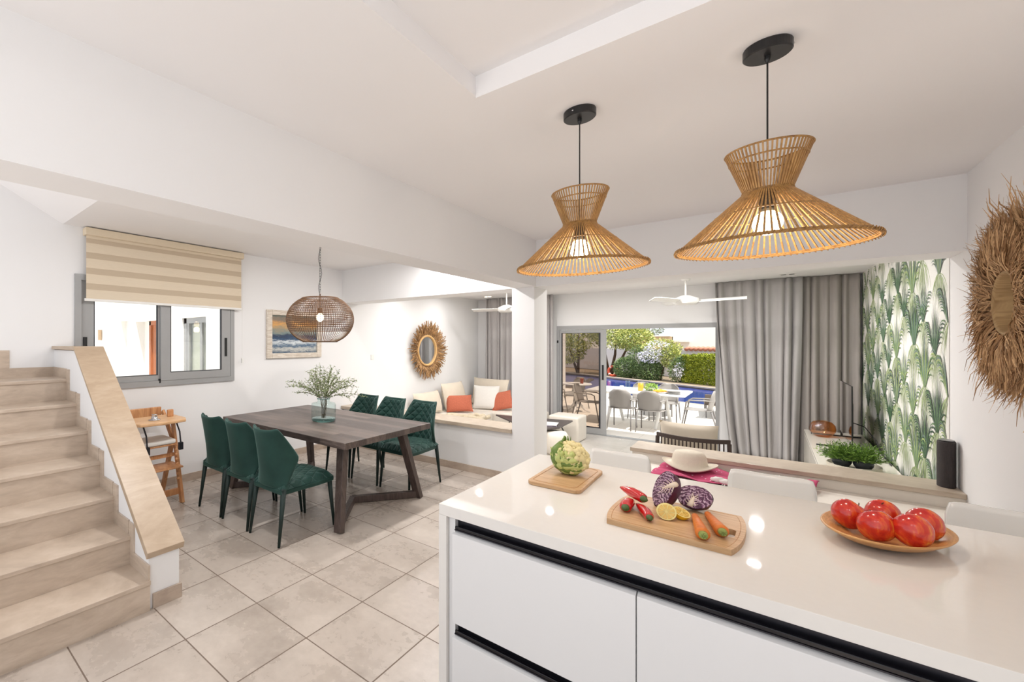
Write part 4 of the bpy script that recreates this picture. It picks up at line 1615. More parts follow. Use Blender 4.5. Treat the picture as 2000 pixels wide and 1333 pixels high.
def sarong(u, v):
    x = -0.70 + 0.92 * u + 0.06 * v
    y = 4.34 + 0.26 * max(0, u - 0.45) / 0.55 + (0.52 - 0.28 * max(0, u - 0.45) / 0.55) * v + 0.03 * math.sin(u * 6)
    z = 0.478 + 0.022 * abs(math.sin(u * 9 + v * 2.3)) + 0.02 * abs(math.sin(v * 7 + u * 5)) + 0.045 * max(0, u - .45) * v
    return (x, min(y - 0.06 * u * (1 - v), 4.86), z)


sr.grid(sarong, 60, 30, 0.004)


def sarong_mat():
    m = NT('magenta_printed_cloth')
    v = m.pos('Object')
    n = m.noise(v, 9, 4, 0.6, 1.6)
    w = m.n('ShaderNodeTexVoronoi')
    m.put(w.inputs['Vector'], v)
    w.inputs['Scale'].default_value = 26
    pat = m.math('LESS_THAN', w.outputs['Distance'], 0.16)
    c = m.mix(n, lin((168, 40, 86)), lin((214, 86, 128)))
    m.base(m.mix(m.math('MULTIPLY', pat, m.math('LESS_THAN', n, 0.5)), c, lin((240, 210, 222))))
    m.set(rough=0.85)
    return m.m


o = tag(sr.build('beach_sarong', sarong_mat(), smooth=True), 'crumpled magenta sarong with white print spread under the sun hat', 'sarong')
q = MB()
for k in range(26):
    u = k / 25
    p = Vector(sarong(0.50 + 0.22 * u, 0.02))
    q.tube([p, p + Vector((rs_.uniform(-.01, .01), -0.03, -0.006)), p + Vector((rs_.uniform(-.02, .02), -0.055, -0.008))], 0.0025, 4)
q.build('tassels', M['white_cloth'], o)
kn = MB()
for k in range(3):
    kn.ball((-0.27 + 0.055 * k, 4.42 - 0.03 * k, 0.515), (0.045, 0.028, 0.022), 12, 8, lambda d: 1 + 0.14 * math.sin(18 * d.x + 7 * d.y))
kn.build('white_border', M['white_cloth'], o, smooth=True)
ht = thing('sun_hat', (-0.47, 4.66, 0.52), 'cream wide-brimmed sun hat resting on the magenta sarong', 'hat')
q = MB()
q.lathe([(0.185, 0.010), (0.182, 0.0), (0.15, -0.004), (0.122, 0.006), (0.118, 0.02), (0.110, 0.075), (0.094, 0.108), (0.055, 0.118), (0.0, 0.108)], (-0.47, 4.66, 0.53), 40, sx=1.0, sy=0.9, caps=False)
q.v = [(x, y, z + 0.022 * math.cos(2 * math.atan2(y - 4.66, x + 0.47)) * (1 if math.hypot(x + .47, y - 4.66) > .13 else 0) + 0.012) for x, y, z in q.v]
o = q.build('hat_body', M['hat'], ht, smooth=True)
sm = o.modifiers.new('solid', 'SOLIDIFY')
sm.thickness = 0.003
MB().lathe([(0.1205, 0.0), (0.117, 0.03)], (-0.47, 4.66, 0.548), 40, sx=1.0, sy=0.9, caps=False).build('hat_band', M['linen'], ht, smooth=True)

# ------------------------------------------------------------------ speaker, straw mirror on the right
sp_ = thing('speaker', (0.885, 5.05, 0.58), 'tall dark oval speaker standing on the stone ledge against the wall', 'speaker')
MB().lathe([(0, 0), (0.048, 0), (0.05, 0.006), (0.05, 0.305), (0.047, 0.313), (0, 0.313)], (0.885, 5.05, 0.58), 36, sx=0.8, sy=1.25, caps=False).build('speaker_body', M['graphite'], sp_, smooth=False)
MB().lathe([(0, 0), (0.042, 0), (0.042, 0.003), (0, 0.003)], (0.885, 5.05, 0.898), 30, sx=0.8, sy=1.25, caps=False).build('speaker_top', M['steel'], sp_)

sm_ = thing('seagrass_mirror', (XR, 3.80, 1.765), 'round mirror with a shaggy seagrass fringe on the right wall', 'mirror')
RY, RZ = 3.80, 1.765
q = MB()
q.add([(XR - 0.02, RY + 0.142 * math.cos(2 * PI * k / 40), RZ + 0.142 * math.sin(2 * PI * k / 40)) for k in range(40)], [list(range(40))])
q.build('mirror_glass', M['mirror'], sm_)
q = MB()
N = 48
for r_, x in ((0.142, XR - 0.021), (0.144, XR - 0.095), (0.152, XR - 0.105), (0.162, XR - 0.095), (0.175, XR - 0.05)):
    for k in range(N):
        a = 2 * PI * k / N
        q.v.append((x, RY + r_ * math.cos(a), RZ + r_ * math.sin(a)))
for j in range(4):
    for k in range(N):
        l = (k + 1) % N
        q.f.append([j * N + k, j * N + l, (j + 1) * N + l, (j + 1) * N + k]); q.mi.append(0)
MB().tube([(XR - 0.028, RY + 0.137 * math.cos(2 * PI * k / 40), RZ + 0.137 * math.sin(2 * PI * k / 40)) for k in range(40)], 0.005, 6, closed=True).build('dark_ring', M['black_metal'], sm_)
q.build('woven_collar', M['seagrass_band'], sm_, smooth=True)
q = MB()
rg = random.Random(9)
for k in range(11500):
    a = rg.uniform(0, 2 * PI)
    lay = rg.random()
    r0 = 0.160 + 0.22 * lay * rg.random()
    L = rg.uniform(0.10, 0.26) if rg.random() > 0.02 else rg.uniform(0.28, 0.38)
    aa = a + rg.gauss(0, 0.38)
    p = Vector((XR - 0.09 + 0.07 * lay + rg.uniform(-.02, .02), RY + r0 * math.cos(a), RZ + r0 * math.sin(a)))
    d = Vector((rg.uniform(-.45, .15), math.cos(aa), math.sin(aa))).normalized()
    bend = Vector((rg.uniform(-.5, .3), rg.gauss(0, .45), rg.gauss(-.25, .4)))
    w_ = rg.uniform(0.0013, 0.0034)
    side = d.cross(Vector((rg.uniform(-1, 1), rg.uniform(-1, 1), rg.uniform(-1, 1)))).normalized() * w_
    lim = rg.uniform(0.43, 0.55) if L < 0.28 else 0.63
    pts = [p]
    for t in range(4):
        d = (d + bend * 0.16).normalized()
        e = pts[-1] + d * L / 4
        R0 = math.hypot(e.y - RY, e.z - RZ)
        if R0 > lim:
            e.y = RY + (e.y - RY) * lim / R0
            e.z = RZ + (e.z - RZ) * lim / R0
            e.x -= 0.01
        e.x = max(XR - 0.125, min(e.x, XR - 0.006))
        pts.append(e)
    vs = []
    for t, e in enumerate(pts):
        f_ = (0.7, 1, 1, 0.8, 0.25)[t]
        vs += [e - side * f_, e + side * f_]
    q.add(vs, [(2 * t, 2 * t + 1, 2 * t + 3, 2 * t + 2) for t in range(4)])
q.build('seagrass_fringe', M['seagrass'], sm_)

# ------------------------------------------------------------------ living room
def curtain(name, x0, x1, y, z0, z1, mat, label, folds, amp, seed, xb0=None, xb1=None, group='floor-length grey curtains'):
    r = random.Random(seed)
    ph = [r.uniform(0, 6) for _ in range(8)]
    xb0 = x0 if xb0 is None else xb0
    xb1 = x1 if xb1 is None else xb1

    def fn(u, v):
        h = 1 - v
        xa = x0 + (x1 - x0) * u
        xb = xb0 + (xb1 - xb0) * u
        e = h ** 1.5
        x = xa * (1 - e) + xb * e
        w = u + 0.018 * math.sin(u * 23 + ph[0]) + 0.012 * math.sin(u * 41 + ph[1]) * h + 0.01 * math.sin(v * 3 + ph[2]) * h
        a = amp * (0.45 + 0.75 * h ** 0.7) * (0.75 + 0.35 * math.sin(u * 15 + ph[3]))
        yy = y + a * math.sin(2 * PI * folds * w) + 0.35 * a * math.sin(2 * PI * folds * 0.37 * w + ph[4] + v * 2)
        if v < 0.06: yy -= 0.05 * (1 - v / 0.06) * (0.6 + 0.5 * math.sin(u * 31))
        xx = x + 0.3 * a * math.cos(2 * PI * folds * w)
        return (xx, yy, z0 + (z1 - z0) * v)
    o = MB().grid(fn, int(folds * 18), 26, 0.003).build(name, mat, smooth=True)
    return tag(o, label, 'curtain', group)


curtain('curtain', -0.60, 0.36, 9.08, FL + 0.005, ZL - 0.005, M['curtain'], 'pale grey gathered curtain beside the open garden door', 9, 0.05, 2, xb0=-0.42, xb1=0.30)
curtain('curtain', 0.33, 0.90, 9.16, FL + 0.005, ZL - 0.005, M['curtain_dark'], 'taupe curtain between the pale curtain and the palm wallpaper', 6, 0.045, 8)
curtain('curtain', -3.34, -3.04, 9.10, FL + 0.005, ZL - 0.005, M['curtain'], 'narrow grey curtain bunched at the left jamb of the glass door', 4, 0.04, 4)
curtain('curtain', -4.42, -3.55, 9.08, FL + 0.005, ZL - 0.005, M['curtain'], 'grey curtain behind the sofa corner, left of the pillar', 9, 0.04, 6)

for x, y in ((0.20, 8.62), (-4.16, 8.62)):
    t_ = thing('ceiling_spotlight', (x, y, ZL), 'small twin white spotlight in the living room ceiling ' + ('above the curtains' if x > 0 else 'near the sofa corner'), 'ceiling light', 'recessed living room spotlights')
    m = MB()
    m.box(x - 0.08, y - 0.035, ZL - 0.006, x + 0.08, y + 0.035, ZL)
    m.build('housing', M['white_plastic'], t_)
    for dx in (-0.04, 0.04):
        MB().lathe([(0, -0.007), (0.026, -0.007), (0.028, -0.012), (0.018, -0.012), (0, -0.010)], (x + dx, y, ZL), 20, caps=False).build('lamp', M['steel'] if x > 0 else M['bulb'], t_)


def fan(c, rot, label):
    t_ = thing('ceiling_fan', (c[0], c[1], ZL), label, 'ceiling fan', 'white ceiling fans')
    X, Y = c
    MB().lathe([(0, 0), (0.06, 0), (0.05, -0.04), (0, -0.045)], (X, Y, ZL), 24, caps=False).build('ceiling_cup', M['white_plastic'], t_, smooth=True)
    MB().tube([(X, Y, ZL - 0.03), (X, Y, 2.24)], 0.012, 10).build('rod', M['white_plastic'], t_, smooth=True)
    MB().lathe([(0, 2.25), (0.05, 2.25), (0.10, 2.225), (0.15, 2.205), (0.155, 2.15), (0.12, 2.115), (0, 2.11)], (X, Y, 0), 36, caps=False).build('motor_housing', M['white_plastic'], t_, smooth=True)
    for k in range(3):
        a = rot + k * 2 * PI / 3
        d = Vector((math.cos(a), math.sin(a), 0))
        s_ = Vector((-d.y, d.x, 0))
        C = Vector((X, Y, 2.17))

        def bf(u, v, d=d, s_=s_, C=C):
            L = 0.13 + 0.53 * u
            w = 0.045 + 0.02 * math.sin(u * PI * 0.7) - 0.035 * max(0, u - 0.9) * 5
            return tuple(C + d * L + s_ * (v * 2 - 1) * w + Vector((0, 0, 0.022 * (v * 2 - 1) + 0.01 * u)))
        MB().grid(bf, 14, 4, 0.007).build('blade', M['white_plastic'], t_, smooth=True)


fan((-0.86, 8.1), 0.02, 'white three-blade ceiling fan in front of the curtains')
fan((-3.45, 7.9), PI + 0.05, 'white ceiling fan mostly hidden by the pillar, one blade before the left curtain')

# sofa along the window wall
so = thing('corner_sofa', (-4.2, 7.6, FL), 'cream built-in corner sofa below the driftwood mirror', 'sofa')
B(XL + 0.01, 5.4, FL, -3.80, 8.98, FL + 0.16).build('base', M['sofa'], so, bevel=0.02)
B(-3.80, 8.1, FL, -3.05, 8.98, FL + 0.16).build('base', M['sofa'], so, bevel=0.02)
for y in (5.42, 6.32, 7.22):
    B(XL + 0.02, y, FL + 0.16, -3.80, y + 0.88, 0.22).build('seat_cushion', M['sofa'], so, bevel=0.045, seg=3)
B(XL + 0.02, 8.13, FL + 0.16, -3.05, 8.95, 0.22).build('seat_cushion', M['sofa'], so, bevel=0.045, seg=3)


def cushion(name, c, size, R, mat, label, cat='cushion', group=None, puff=1.0):
    """soft pillow: size = (width, height, thickness) before rotation R"""
    w, h, t = size
    q = MB()
    n = 16
    C = Vector(c)
    for sgn in (-1, 1):
        b = len(q.v)
        for j in range(n + 1):
            for i in range(n + 1):
                a, e = i / n * 2 - 1, j / n * 2 - 1
                k = max(0.0, (1 - a * a) * (1 - e * e)) ** 0.42
                pin = 1 - 0.06 * (1 - abs(a) ** 3) * abs(e) ** 6
                pin2 = 1 - 0.06 * (1 - abs(e) ** 3) * abs(a) ** 6
                q.v.append(tuple(C + R @ Vector((a * w / 2 * pin2, sgn * t / 2 * k * puff, e * h / 2 * pin))))
        for j in range(n):
            for i in range(n):
                s_ = n + 1
                q.f.append([b + j * s_ + i, b + j * s_ + i + 1, b + (j + 1) * s_ + i + 1, b + (j + 1) * s_ + i]); q.mi.append(0)
    o = q.build(name, mat, smooth=True)
    return tag(o, label, cat, group)


def rot(z=0, x=0, y=0):
    return Matrix.Rotation(z, 3, 'Z') @ Matrix.Rotation(x, 3, 'X') @ Matrix.Rotation(y, 3, 'Y')


cushion('back_cushion', (-4.52, 6.95, 0.44), (0.85, 0.42, 0.2), rot(-PI / 2, 0.25), M['linen'], 'low beige back cushion nearest the dining chairs')
cushion('back_cushion', (-4.50, 7.85, 0.50), (0.80, 0.54, 0.22), rot(-PI / 2, 0.22), M['linen'], 'beige back cushion leaning on the window wall behind the coral pillow')
cushion('back_cushion', (-4.20, 8.78, 0.52), (0.85, 0.58, 0.22), rot(PI - 0.15, 0.2), M['linen'], 'tall beige back cushion in the sofa corner before the curtain')
cushion('throw_pillow', (-4.06, 8.34, 0.46), (0.50, 0.50, 0.15), rot(3.5, 0.42), M['white_cloth'], 'white square pillow between the two coral ones')
cushion('throw_pillow', (-4.26, 7.62, 0.39), (0.50, 0.34, 0.16), rot(3.75, 0.45, 0.05), M['coral'], 'coral textured pillow leaning left of the white pillow')
cushion('throw_pillow', (-3.78, 8.42, 0.41), (0.42, 0.38, 0.14), rot(3.45, 0.45, 0.25), M['coral'], 'coral textured pillow right of the white one, beside the curtain')
q = MB()
for k in range(5):
    pts = []
    for j in range(14):
        t = j / 13
        pts.append((-4.05 + 0.95 * t * 0.55 + 0.03 * math.sin(9 * t + k), 6.62 + 0.06 * k + 0.5 * t + 0.05 * math.sin(6 * t + k * 1.7), 0.255 + 0.03 * math.sin(11 * t + k * 2) + 0.012 * (k % 2)))
    q.tube(pts, 0.035, 10)
tag(q.build('knitted_throw', soft('knit_cream', (222, 206, 180), 0.9, 0.15, 40, 0.8, 60), smooth=True), 'cream chunky throw rolled along the front of the sofa', 'throw blanket')
q = MB().lathe([(0, -0.3), (0.07, -0.3), (0.085, -0.28), (0.085, 0.28), (0.07, 0.3), (0, 0.3)], n=20, caps=False)
q.v = [(-4.12 + z * 0.35, 6.60 + z * 0.0 + y * 0.9 - 0.0 + z * 0.25, 0.315 + x) for x, y, z in q.v]

# coffee table with angled legs
ct = thing('coffee_table', (-3.0, 7.85, FL), 'low charcoal coffee table with thin black angled legs behind the pillar', 'coffee table')
ctp = [(-3.66, 7.90), (-2.75, 7.02), (-2.50, 7.12), (-2.38, 7.42), (-2.42, 8.22), (-3.0, 8.04)]
slab(ctp, 0.19, 0.215).build('table_top', M['charcoal_table'], ct, bevel=0.005)
for (x, y), (x2, y2) in (((-2.55, 7.95), (-2.44, 8.15)), ((-2.75, 7.2), (-2.68, 7.1)), ((-3.4, 7.95), (-3.5, 8.0)), ((-2.95, 7.95), (-2.93, 8.02))):
    MB().tube([(x, y, 0.19), (x2, y2, FL)], 0.010, 8).build('leg', M['black_metal'], ct)
for k, (dx, dy, a, z) in enumerate(((0, 0, 0.4, 0.215), (0.02, 0.01, 0.2, 0.227))):
    o = MB().obox((-2.58 + dx, 7.52 + dy, z + 0.006), (0.11, 0.15, 0.0055), Matrix.Rotation(a, 3, 'Z')).build('magazine', M['paper'] if k else simple('lilac_cover', (176, 168, 196), 0.4), bevel=0.001)
    tag(o, ['lilac magazine lying lower in the pair on the coffee table', 'white magazine on top of the lilac one on the coffee table'][k], 'magazine', 'magazines on the coffee table')
tag(B(-2.86, 8.32, FL, -2.36, 8.82, 0.25).build('cube_pouf', M['sofa'], bevel=0.035, seg=3), 'cream cube pouf standing before the fixed glass door panel', 'pouf')
o = MB().lathe([(0, 0), (0.17, 0), (0.21, 0.04), (0.21, 0.28), (0.17, 0.34), (0, 0.35)], (-2.42, 7.35, FL), 32, sx=0.9, caps=False).build('round_pouf', M['sofa'], smooth=True)
tag(o, 'cream rounded pouf tucked beneath the coffee table corner by the pillar', 'pouf')

# spindle chair with cushion just beyond the ledge
sc_ = thing('spindle_armchair', (-0.56, 5.85, FL), 'dark wooden spindle-back armchair with a beige cushion beyond the ledge', 'armchair')
brown = soft('dark_brown_chair_wood', (66, 52, 48), 0.5, 0.12, 30)


def backrail(u):
    s = u * 2 - 1
    return Vector((-0.56 + s * 0.30, 5.62 + 0.13 * s * s, 0))


for nm, za, zb2, th in (('top_rail', 0.565, 0.605, 0.022), ('lower_rail', 0.12, 0.16, 0.022)):
    MB().grid(lambda u, v: (backrail(u).x, backrail(u).y, za + (zb2 - za) * v), 20, 2, th).build(nm, brown, sc_)
for k in range(19):
    p = backrail(k / 18 * 0.94 + 0.03)
    MB().tube([(p.x, p.y + 0.008, 0.15), (p.x, p.y + 0.008, 0.575)], 0.0065, 6).build('spindle', brown, sc_)
for sx in (-1, 1):
    MB().tube([(-0.56 + sx * 0.29, 5.75, 0.565), (-0.56 + sx * 0.31, 5.70, FL)], [0.018, 0.012], 8).build('leg', brown, sc_)
    MB().tube([(-0.56 + sx * 0.27, 6.22, 0.16), (-0.56 + sx * 0.30, 6.28, FL)], [0.018, 0.012], 8).build('leg', brown, sc_)
    MB().bar((-0.56 + sx * 0.29, 5.74, 0.36), (-0.56 + sx * 0.28, 6.2, 0.34), 0.04, 0.022).build('armrest', brown, sc_, bevel=0.005)
B(-0.85, 5.72, 0.14, -0.27, 6.28, 0.165).build('seat', brown, sc_, bevel=0.006)
B(-0.82, 5.80, 0.166, -0.30, 6.26, 0.25).build('seat_cushion', M['linen'], sc_, bevel=0.03, seg=3)
cushion('lounge_cushion', (-0.60, 5.88, 0.475), (0.50, 0.50, 0.13), rot(-0.06, 0.14), M['linen'], 'beige square cushion standing in the spindle-back armchair')

# media console, television and what stands on it
KX0, KX1, KY0, KY1, KZ = 0.37, 0.90, 5.55, 8.97, 0.34
kc = thing('media_console', ((KX0 + KX1) / 2, (KY0 + KY1) / 2, FL), 'long cream gloss media console along the palm wallpaper', 'media console')
B(KX0, KY0, KZ - 0.035, KX1, KY1, KZ).build('console_top', M['console'], kc, bevel=0.004)
B(KX0 + 0.02, KY0 + 0.01, FL + 0.04, KX1, KY1 - 0.002, KZ - 0.035).build('console_body', M['console'], kc)
B(KX0 + 0.06, KY0 + 0.04, FL, KX1 - 0.02, KY1 - 0.04, FL + 0.04).build('plinth', M['black_metal'], kc)
for k in range(3):
    y = KY0 + 0.02 + k * (KY1 - KY0 - 0.04) / 3
    B(KX0, y + 0.003, FL + 0.05, KX0 + 0.019, y + (KY1 - KY0 - 0.04) / 3 - 0.003, KZ - 0.042).build('console_door', M['console'], kc, bevel=0.002)
tv = thing('television', (0.70, 8.1, KZ), 'slim black television seen edge-on on the cream console', 'television')
B(0.690, 7.62, 0.40, 0.700, 8.74, 1.065).build('screen_bezel', M['black_metal'], tv, bevel=0.002)
B(0.6885, 7.625, 0.408, 0.690, 8.735, 1.061).build('screen_glass', M['tv_screen'], tv)
B(0.700, 7.85, 0.45, 0.725, 8.5, 0.85).build('rear_housing', M['black_metal'], tv, bevel=0.01)
for y in (7.72, 8.62):
    q = MB()
    q.bar((0.42, y, KZ + 0.008), (0.86, y, KZ + 0.008), 0.025, 0.014)
    q.bar((0.695, y, KZ + 0.01), (0.695, y, 0.42), 0.02, 0.014)
    q.build('stand_foot', M['black_metal'], tv)
MB().tube([(0.72, 7.9, 0.62), (0.80, 7.75, 0.60), (0.865, 7.6, 0.48), (0.885, 7.45, 0.36), (0.885, 6.9, 0.345)], 0.005, 6).build('cable', M['black_metal'], tv, smooth=True)

av = thing('amber_vase', (0.515, 8.45, KZ), 'amber glass squat vase beside the television on the console', 'vase')
MB().lathe([(0.0, 0.0), (0.05, 0.0), (0.09, 0.025), (0.118, 0.07), (0.122, 0.105), (0.114, 0.15), (0.085, 0.19), (0.045, 0.205)], (0.515, 8.45, KZ), 40, caps=False).build('glass_bowl', M['amber'], av, smooth=True)

tray = tag(MB().lathe([(0, 0), (0.17, 0), (0.185, 0.012), (0.19, 0.05), (0.18, 0.05), (0.174, 0.016), (0, 0.012)], (0.60, 6.50, KZ), 48, sx=0.95, sy=1.25, caps=False).build('round_basket_tray', M['rattan_white']), 'low whitewashed woven tray under the two potted plants', 'tray')
for i, (x, y, lb) in enumerate(((0.525, 6.50, 'bushy green potted plant on the left of the woven tray'), (0.66, 6.47, 'bushy green potted plant on the right of the woven tray'))):
    t_ = thing('potted_plant', (x, y, KZ + 0.012), lb, 'potted plant', 'potted plants on the woven tray')
    MB().lathe([(0, 0), (0.045, 0), (0.066, 0.04), (0.070, 0.085), (0.064, 0.085), (0.058, 0.05), (0, 0.045)], (x, y, KZ + 0.013), 28, caps=False).build('pot', M['pot'], t_, smooth=True)
    q = MB()
    rp = random.Random(30 + i)
    for k in range(420):
        a = rp.uniform(0, 2 * PI)
        el = rp.uniform(0.15, 1.45)
        L = rp.uniform(0.08, 0.17)
        d = Vector((math.cos(a) * math.cos(el), math.sin(a) * math.cos(el), math.sin(el)))
        p = Vector((x, y, KZ + 0.085)) + Vector((math.cos(a), math.sin(a), 0)) * 0.03 * rp.random()
        e = p + d * L
        side = d.cross(Vector((rp.uniform(-1, 1), rp.uniform(-1, 1), 1))).normalized()
        for j in range(6):
            t = 0.25 + 0.15 * j
            leafq(q, p.lerp(e, t), d + side * (0.8 if j % 2 else -0.8), 0.032, 0.007, rp)
        q.add([p - side * .001, p + side * .001, e], [(0, 1, 2)])
    q.build('foliage', M['leaf_pot'], t_)
for k, (x, y, a, mt, lb, sz) in enumerate(((0.73, 6.22, 0.2, M['charcoal_table'], 'dark grey book lying beside the woven tray', (0.07, 0.10, 0.008)), (0.70, 5.98, -0.1, M['paper'], 'white magazine with a dark print at the ledge end of the console', (0.10, 0.13, 0.005)),
                                    (0.83, 5.93, 0.35, M['magenta_cover'], 'dark red leaflet beside the white magazine', (0.045, 0.10, 0.003)))):
    o = MB().obox((x, y, KZ + sz[2] + 0.0005), sz, Matrix.Rotation(a, 3, 'Z')).build('book' if k == 0 else 'magazine', mt, bevel=0.001)
    tag(o, lb, 'book' if k == 0 else 'magazine')
# ------------------------------------------------------------------ terrace, pool and garden
ZT = -0.2


def ground(name, poly, z, mat, th=0.1):
    return struct(name, MB().prism(poly, 'z', z - th, z), mat)


NL, NR = (-14.0, 22.85), (6.0, 12.05)       # near pool edge
FL_, FR_ = (-14.0, 31.4), (6.0, 15.6)       # far pool edge
ground('terrace', [(-14, 9.5), (6, 9.5), NR, NL], ZT, M['terrace_tile'])
ground('pool_edge_near', [(NL[0], NL[1] - 0.3), (NR[0], NR[1] - 0.3), NR, NL], ZT + 0.004, M['ledge'], 0.02)
ground('garden_ground', [(-14, 31.4), (6, 15.6), (20, 60), (-40, 60)], ZT - 0.02, soft('garden_soil', (150, 132, 110), 0.9, 0.2, 6))
tag(MB().prism([NL, NR, FR_, FL_], 'z', ZT - 0.25, ZT - 0.07).build('swimming_pool', M['water']), 'deep blue swimming pool beyond the white outdoor table', 'swimming pool')
dx, dy = 0.62, 0.785
struct('pool_edge_far', MB().prism([FL_, FR_, (FR_[0] + 0.22, FR_[1] + 0.28), (FL_[0] + 0.22, FL_[1] + 0.28)], 'z', ZT - 0.1, ZT + 0.03), M['ledge'])


def gwall(t):
    """point on the garden wall line, t metres along it from the right"""
    return Vector((1.5 - 0.785 * t, 23.9 + 0.62 * t, 0))


a, b = gwall(-3), gwall(15)
struct('wall_garden_far', MB().bar((a.x, a.y, 0.48), (b.x, b.y, 0.48), 0.2, 1.36), soft('pale_lilac_wall', (226, 222, 226), 0.8, 0.02, 4))
q = MB()
for k in range(34):
    p = gwall(-2.5 + 0.24 * k)
    n_ = Vector((0.62, 0.785, 0))
    q.tube([p + n_ * -0.2 + Vector((0, 0, 1.19)), p + Vector((0, 0, 1.28)), p + n_ * 0.2 + Vector((0, 0, 1.19))], 0.085, 8)
tag(q.build('roof_tile_coping', M['terracotta'], smooth=True), 'row of terracotta tiles capping the white garden wall', 'roof tiles', kind='stuff')


def cloud(parent, name, blobs, n, L, wd, mat, seed, flowers=None):
    r = random.Random(seed)
    q = MB()
    for k in range(n):
        c, rad = r.choice(blobs)
        d = Vector((r.gauss(0, 1), r.gauss(0, 1), r.gauss(0, 1))).normalized()
        rr = 0.55 + 0.5 * r.random() ** 0.6
        p = Vector(c) + Vector((d.x * rad[0], d.y * rad[1], d.z * rad[2])) * rr
        if p.z < ZT: continue
        dd = (d + Vector((r.uniform(-1, 1), r.uniform(-1, 1), r.uniform(-1, 1)))).normalized()
        leafq(q, p, dd, L * r.uniform(.7, 1.3), wd, r)
    o = q.build(name, mat, parent)
    if name == 'flowers': o['kind'] = 'stuff'


def tree(x, y, blobs, n, L, wd, mat, seed, label, cat, trunk=None, name='tree'):
    t_ = thing(name, (x, y, ZT), label, cat)
    cloud(t_, 'foliage', blobs, n, L, wd, mat, seed)
    q = MB()
    r = random.Random(seed + 1)
    for c, rad in blobs:
        q.tube([(x + r.uniform(-.05, .05), y, ZT - 0.02), ((x + c[0]) / 2 + r.uniform(-.1, .1), (y + c[1]) / 2, (ZT + c[2]) / 2), (c[0], c[1], c[2] + rad[2] * 0.5)], [trunk or 0.03, (trunk or 0.03) * 0.7, 0.01], 7)
    q.build('trunk', M['bark'], t_, smooth=True)
    return t_


tree(-6.15, 27.2, [((-5.7, 26.6, 2.0), (1.2, 1.1, 0.75)), ((-6.5, 27.2, 2.4), (1.1, 1.0, 0.8)), ((-4.9, 26.4, 1.7), (0.8, 0.8, 0.55))], 7000, 0.13, 0.05, M['leaf_tree'], 1, 'sunlit pale green tree overhanging the garden wall left of the pool', 'tree', 0.09)
tree(-7.6, 26.8, [((-7.4, 26.2, 2.1), (1.2, 1.0, 0.9)), ((-8.1, 26.6, 1.2), (0.9, 0.8, 0.8))], 4500, 0.13, 0.05, M['leaf_tree'], 2, 'green tree seen through the smoked glass of the door', 'tree', 0.08)
tree(-5.0, 25.5, [((-5.05, 25.4, 0.28), (0.50, 0.5, 0.5))], 3800, 0.08, 0.035, M['leaf_dark'], 3, 'rounded low green bush beside the orange lifebuoy', 'bush', name='bush')
tree(-4.25, 25.3, [((-4.35, 25.25, 0.55), (0.65, 0.55, 0.8)), ((-4.0, 25.0, 0.2), (0.5, 0.5, 0.5))], 5600, 0.10, 0.035, M['leaf_dark'], 4, 'large dark green oleander bush behind the pool', 'bush', name='bush')
t_ = tree(-3.6, 25.0, [((-3.55, 25.0, 1.25), (0.75, 0.5, 0.42)), ((-3.2, 24.8, 0.9), (0.35, 0.4, 0.5))], 3600, 0.10, 0.035, M['leaf_tree'], 5, 'tall oleander bush with white flowers before the garden wall', 'bush', name='bush')
cloud(t_, 'flowers', [((-3.65, 24.7, 1.25), (0.5, 0.3, 0.35)), ((-3.9, 24.7, 0.9), (0.5, 0.3, 0.3))], 700, 0.07, 0.07, M['flower_white'], 6)
t_ = tree(-2.75, 24.5, [((-2.8, 24.4, 0.3), (0.38, 0.35, 0.55)), ((-2.6, 24.2, 0.6), (0.25, 0.25, 0.4))], 1700, 0.10, 0.035, M['leaf_dark'], 7, 'thin oleander with white flowers left of the clipped hedge', 'bush', name='bush')
cloud(t_, 'flowers', [((-2.75, 24.1, 0.35), (0.2, 0.2, 0.3))], 140, 0.07, 0.07, M['flower_white'], 8)
hd = thing('clipped_hedge', (-1.3, 23.9, ZT), 'yellow-green clipped hedge behind the pool, beside the curtain', 'hedge')
q = MB()
r = random.Random(12)
for k in range(16000):
    s_ = r.uniform(0, 2.9)
    w_ = r.uniform(-0.4, 0.4)
    z = r.uniform(ZT, 0.98)
    f_ = r.random()
    if f_ < 0.6: w_ = -0.4 + r.uniform(-.05, .08)
    elif f_ < 0.85: z = 0.98 + r.uniform(-.1, .06) - 0.14 * max(0, (0.5 - s_)) * 2
    else: s_ = r.uniform(0, 0.15)
    p = Vector((-2.42 + s_ * 0.785 + w_ * 0.62, 24.45 - s_ * 0.62 + w_ * 0.785, z))
    leafq(q, p, (r.uniform(-1, 1), r.uniform(-1.2, .3), r.uniform(-.6, 1)), 0.085, 0.045, r)
q.build('foliage', M['leaf_hedge'], hd)
q = MB()
for k in range(7):
    s_ = 0.3 + 0.4 * k
    q.tube([(-2.42 + s_ * 0.785, 24.45 - s_ * 0.62, ZT - .02), (-2.42 + s_ * 0.785, 24.45 - s_ * 0.62, 0.8)], 0.03, 6)
q.build('stems', M['bark'], hd)

q = MB()
q.tube([(-5.72 + 0.22 * math.cos(a), 26.0 + 0.1 * math.sin(a), 0.07 + 0.24 * math.sin(a)) for a in [2 * PI * k / 28 for k in range(28)]], 0.06, 10, closed=True)
o = tag(q.build('lifebuoy', M['buoy'], smooth=True), 'orange and white lifebuoy leaning at the far pool edge', 'lifebuoy')
for k in range(4):
    a0 = PI / 4 + k * PI / 2
    q = MB()
    q.tube([(-5.72 + 0.22 * math.cos(a), 26.0 + 0.1 * math.sin(a), 0.07 + 0.24 * math.sin(a)) for a in (a0 - .12, a0, a0 + .12)], 0.063, 10)
    q.build('white_band', M['white_plastic'], o, smooth=True)

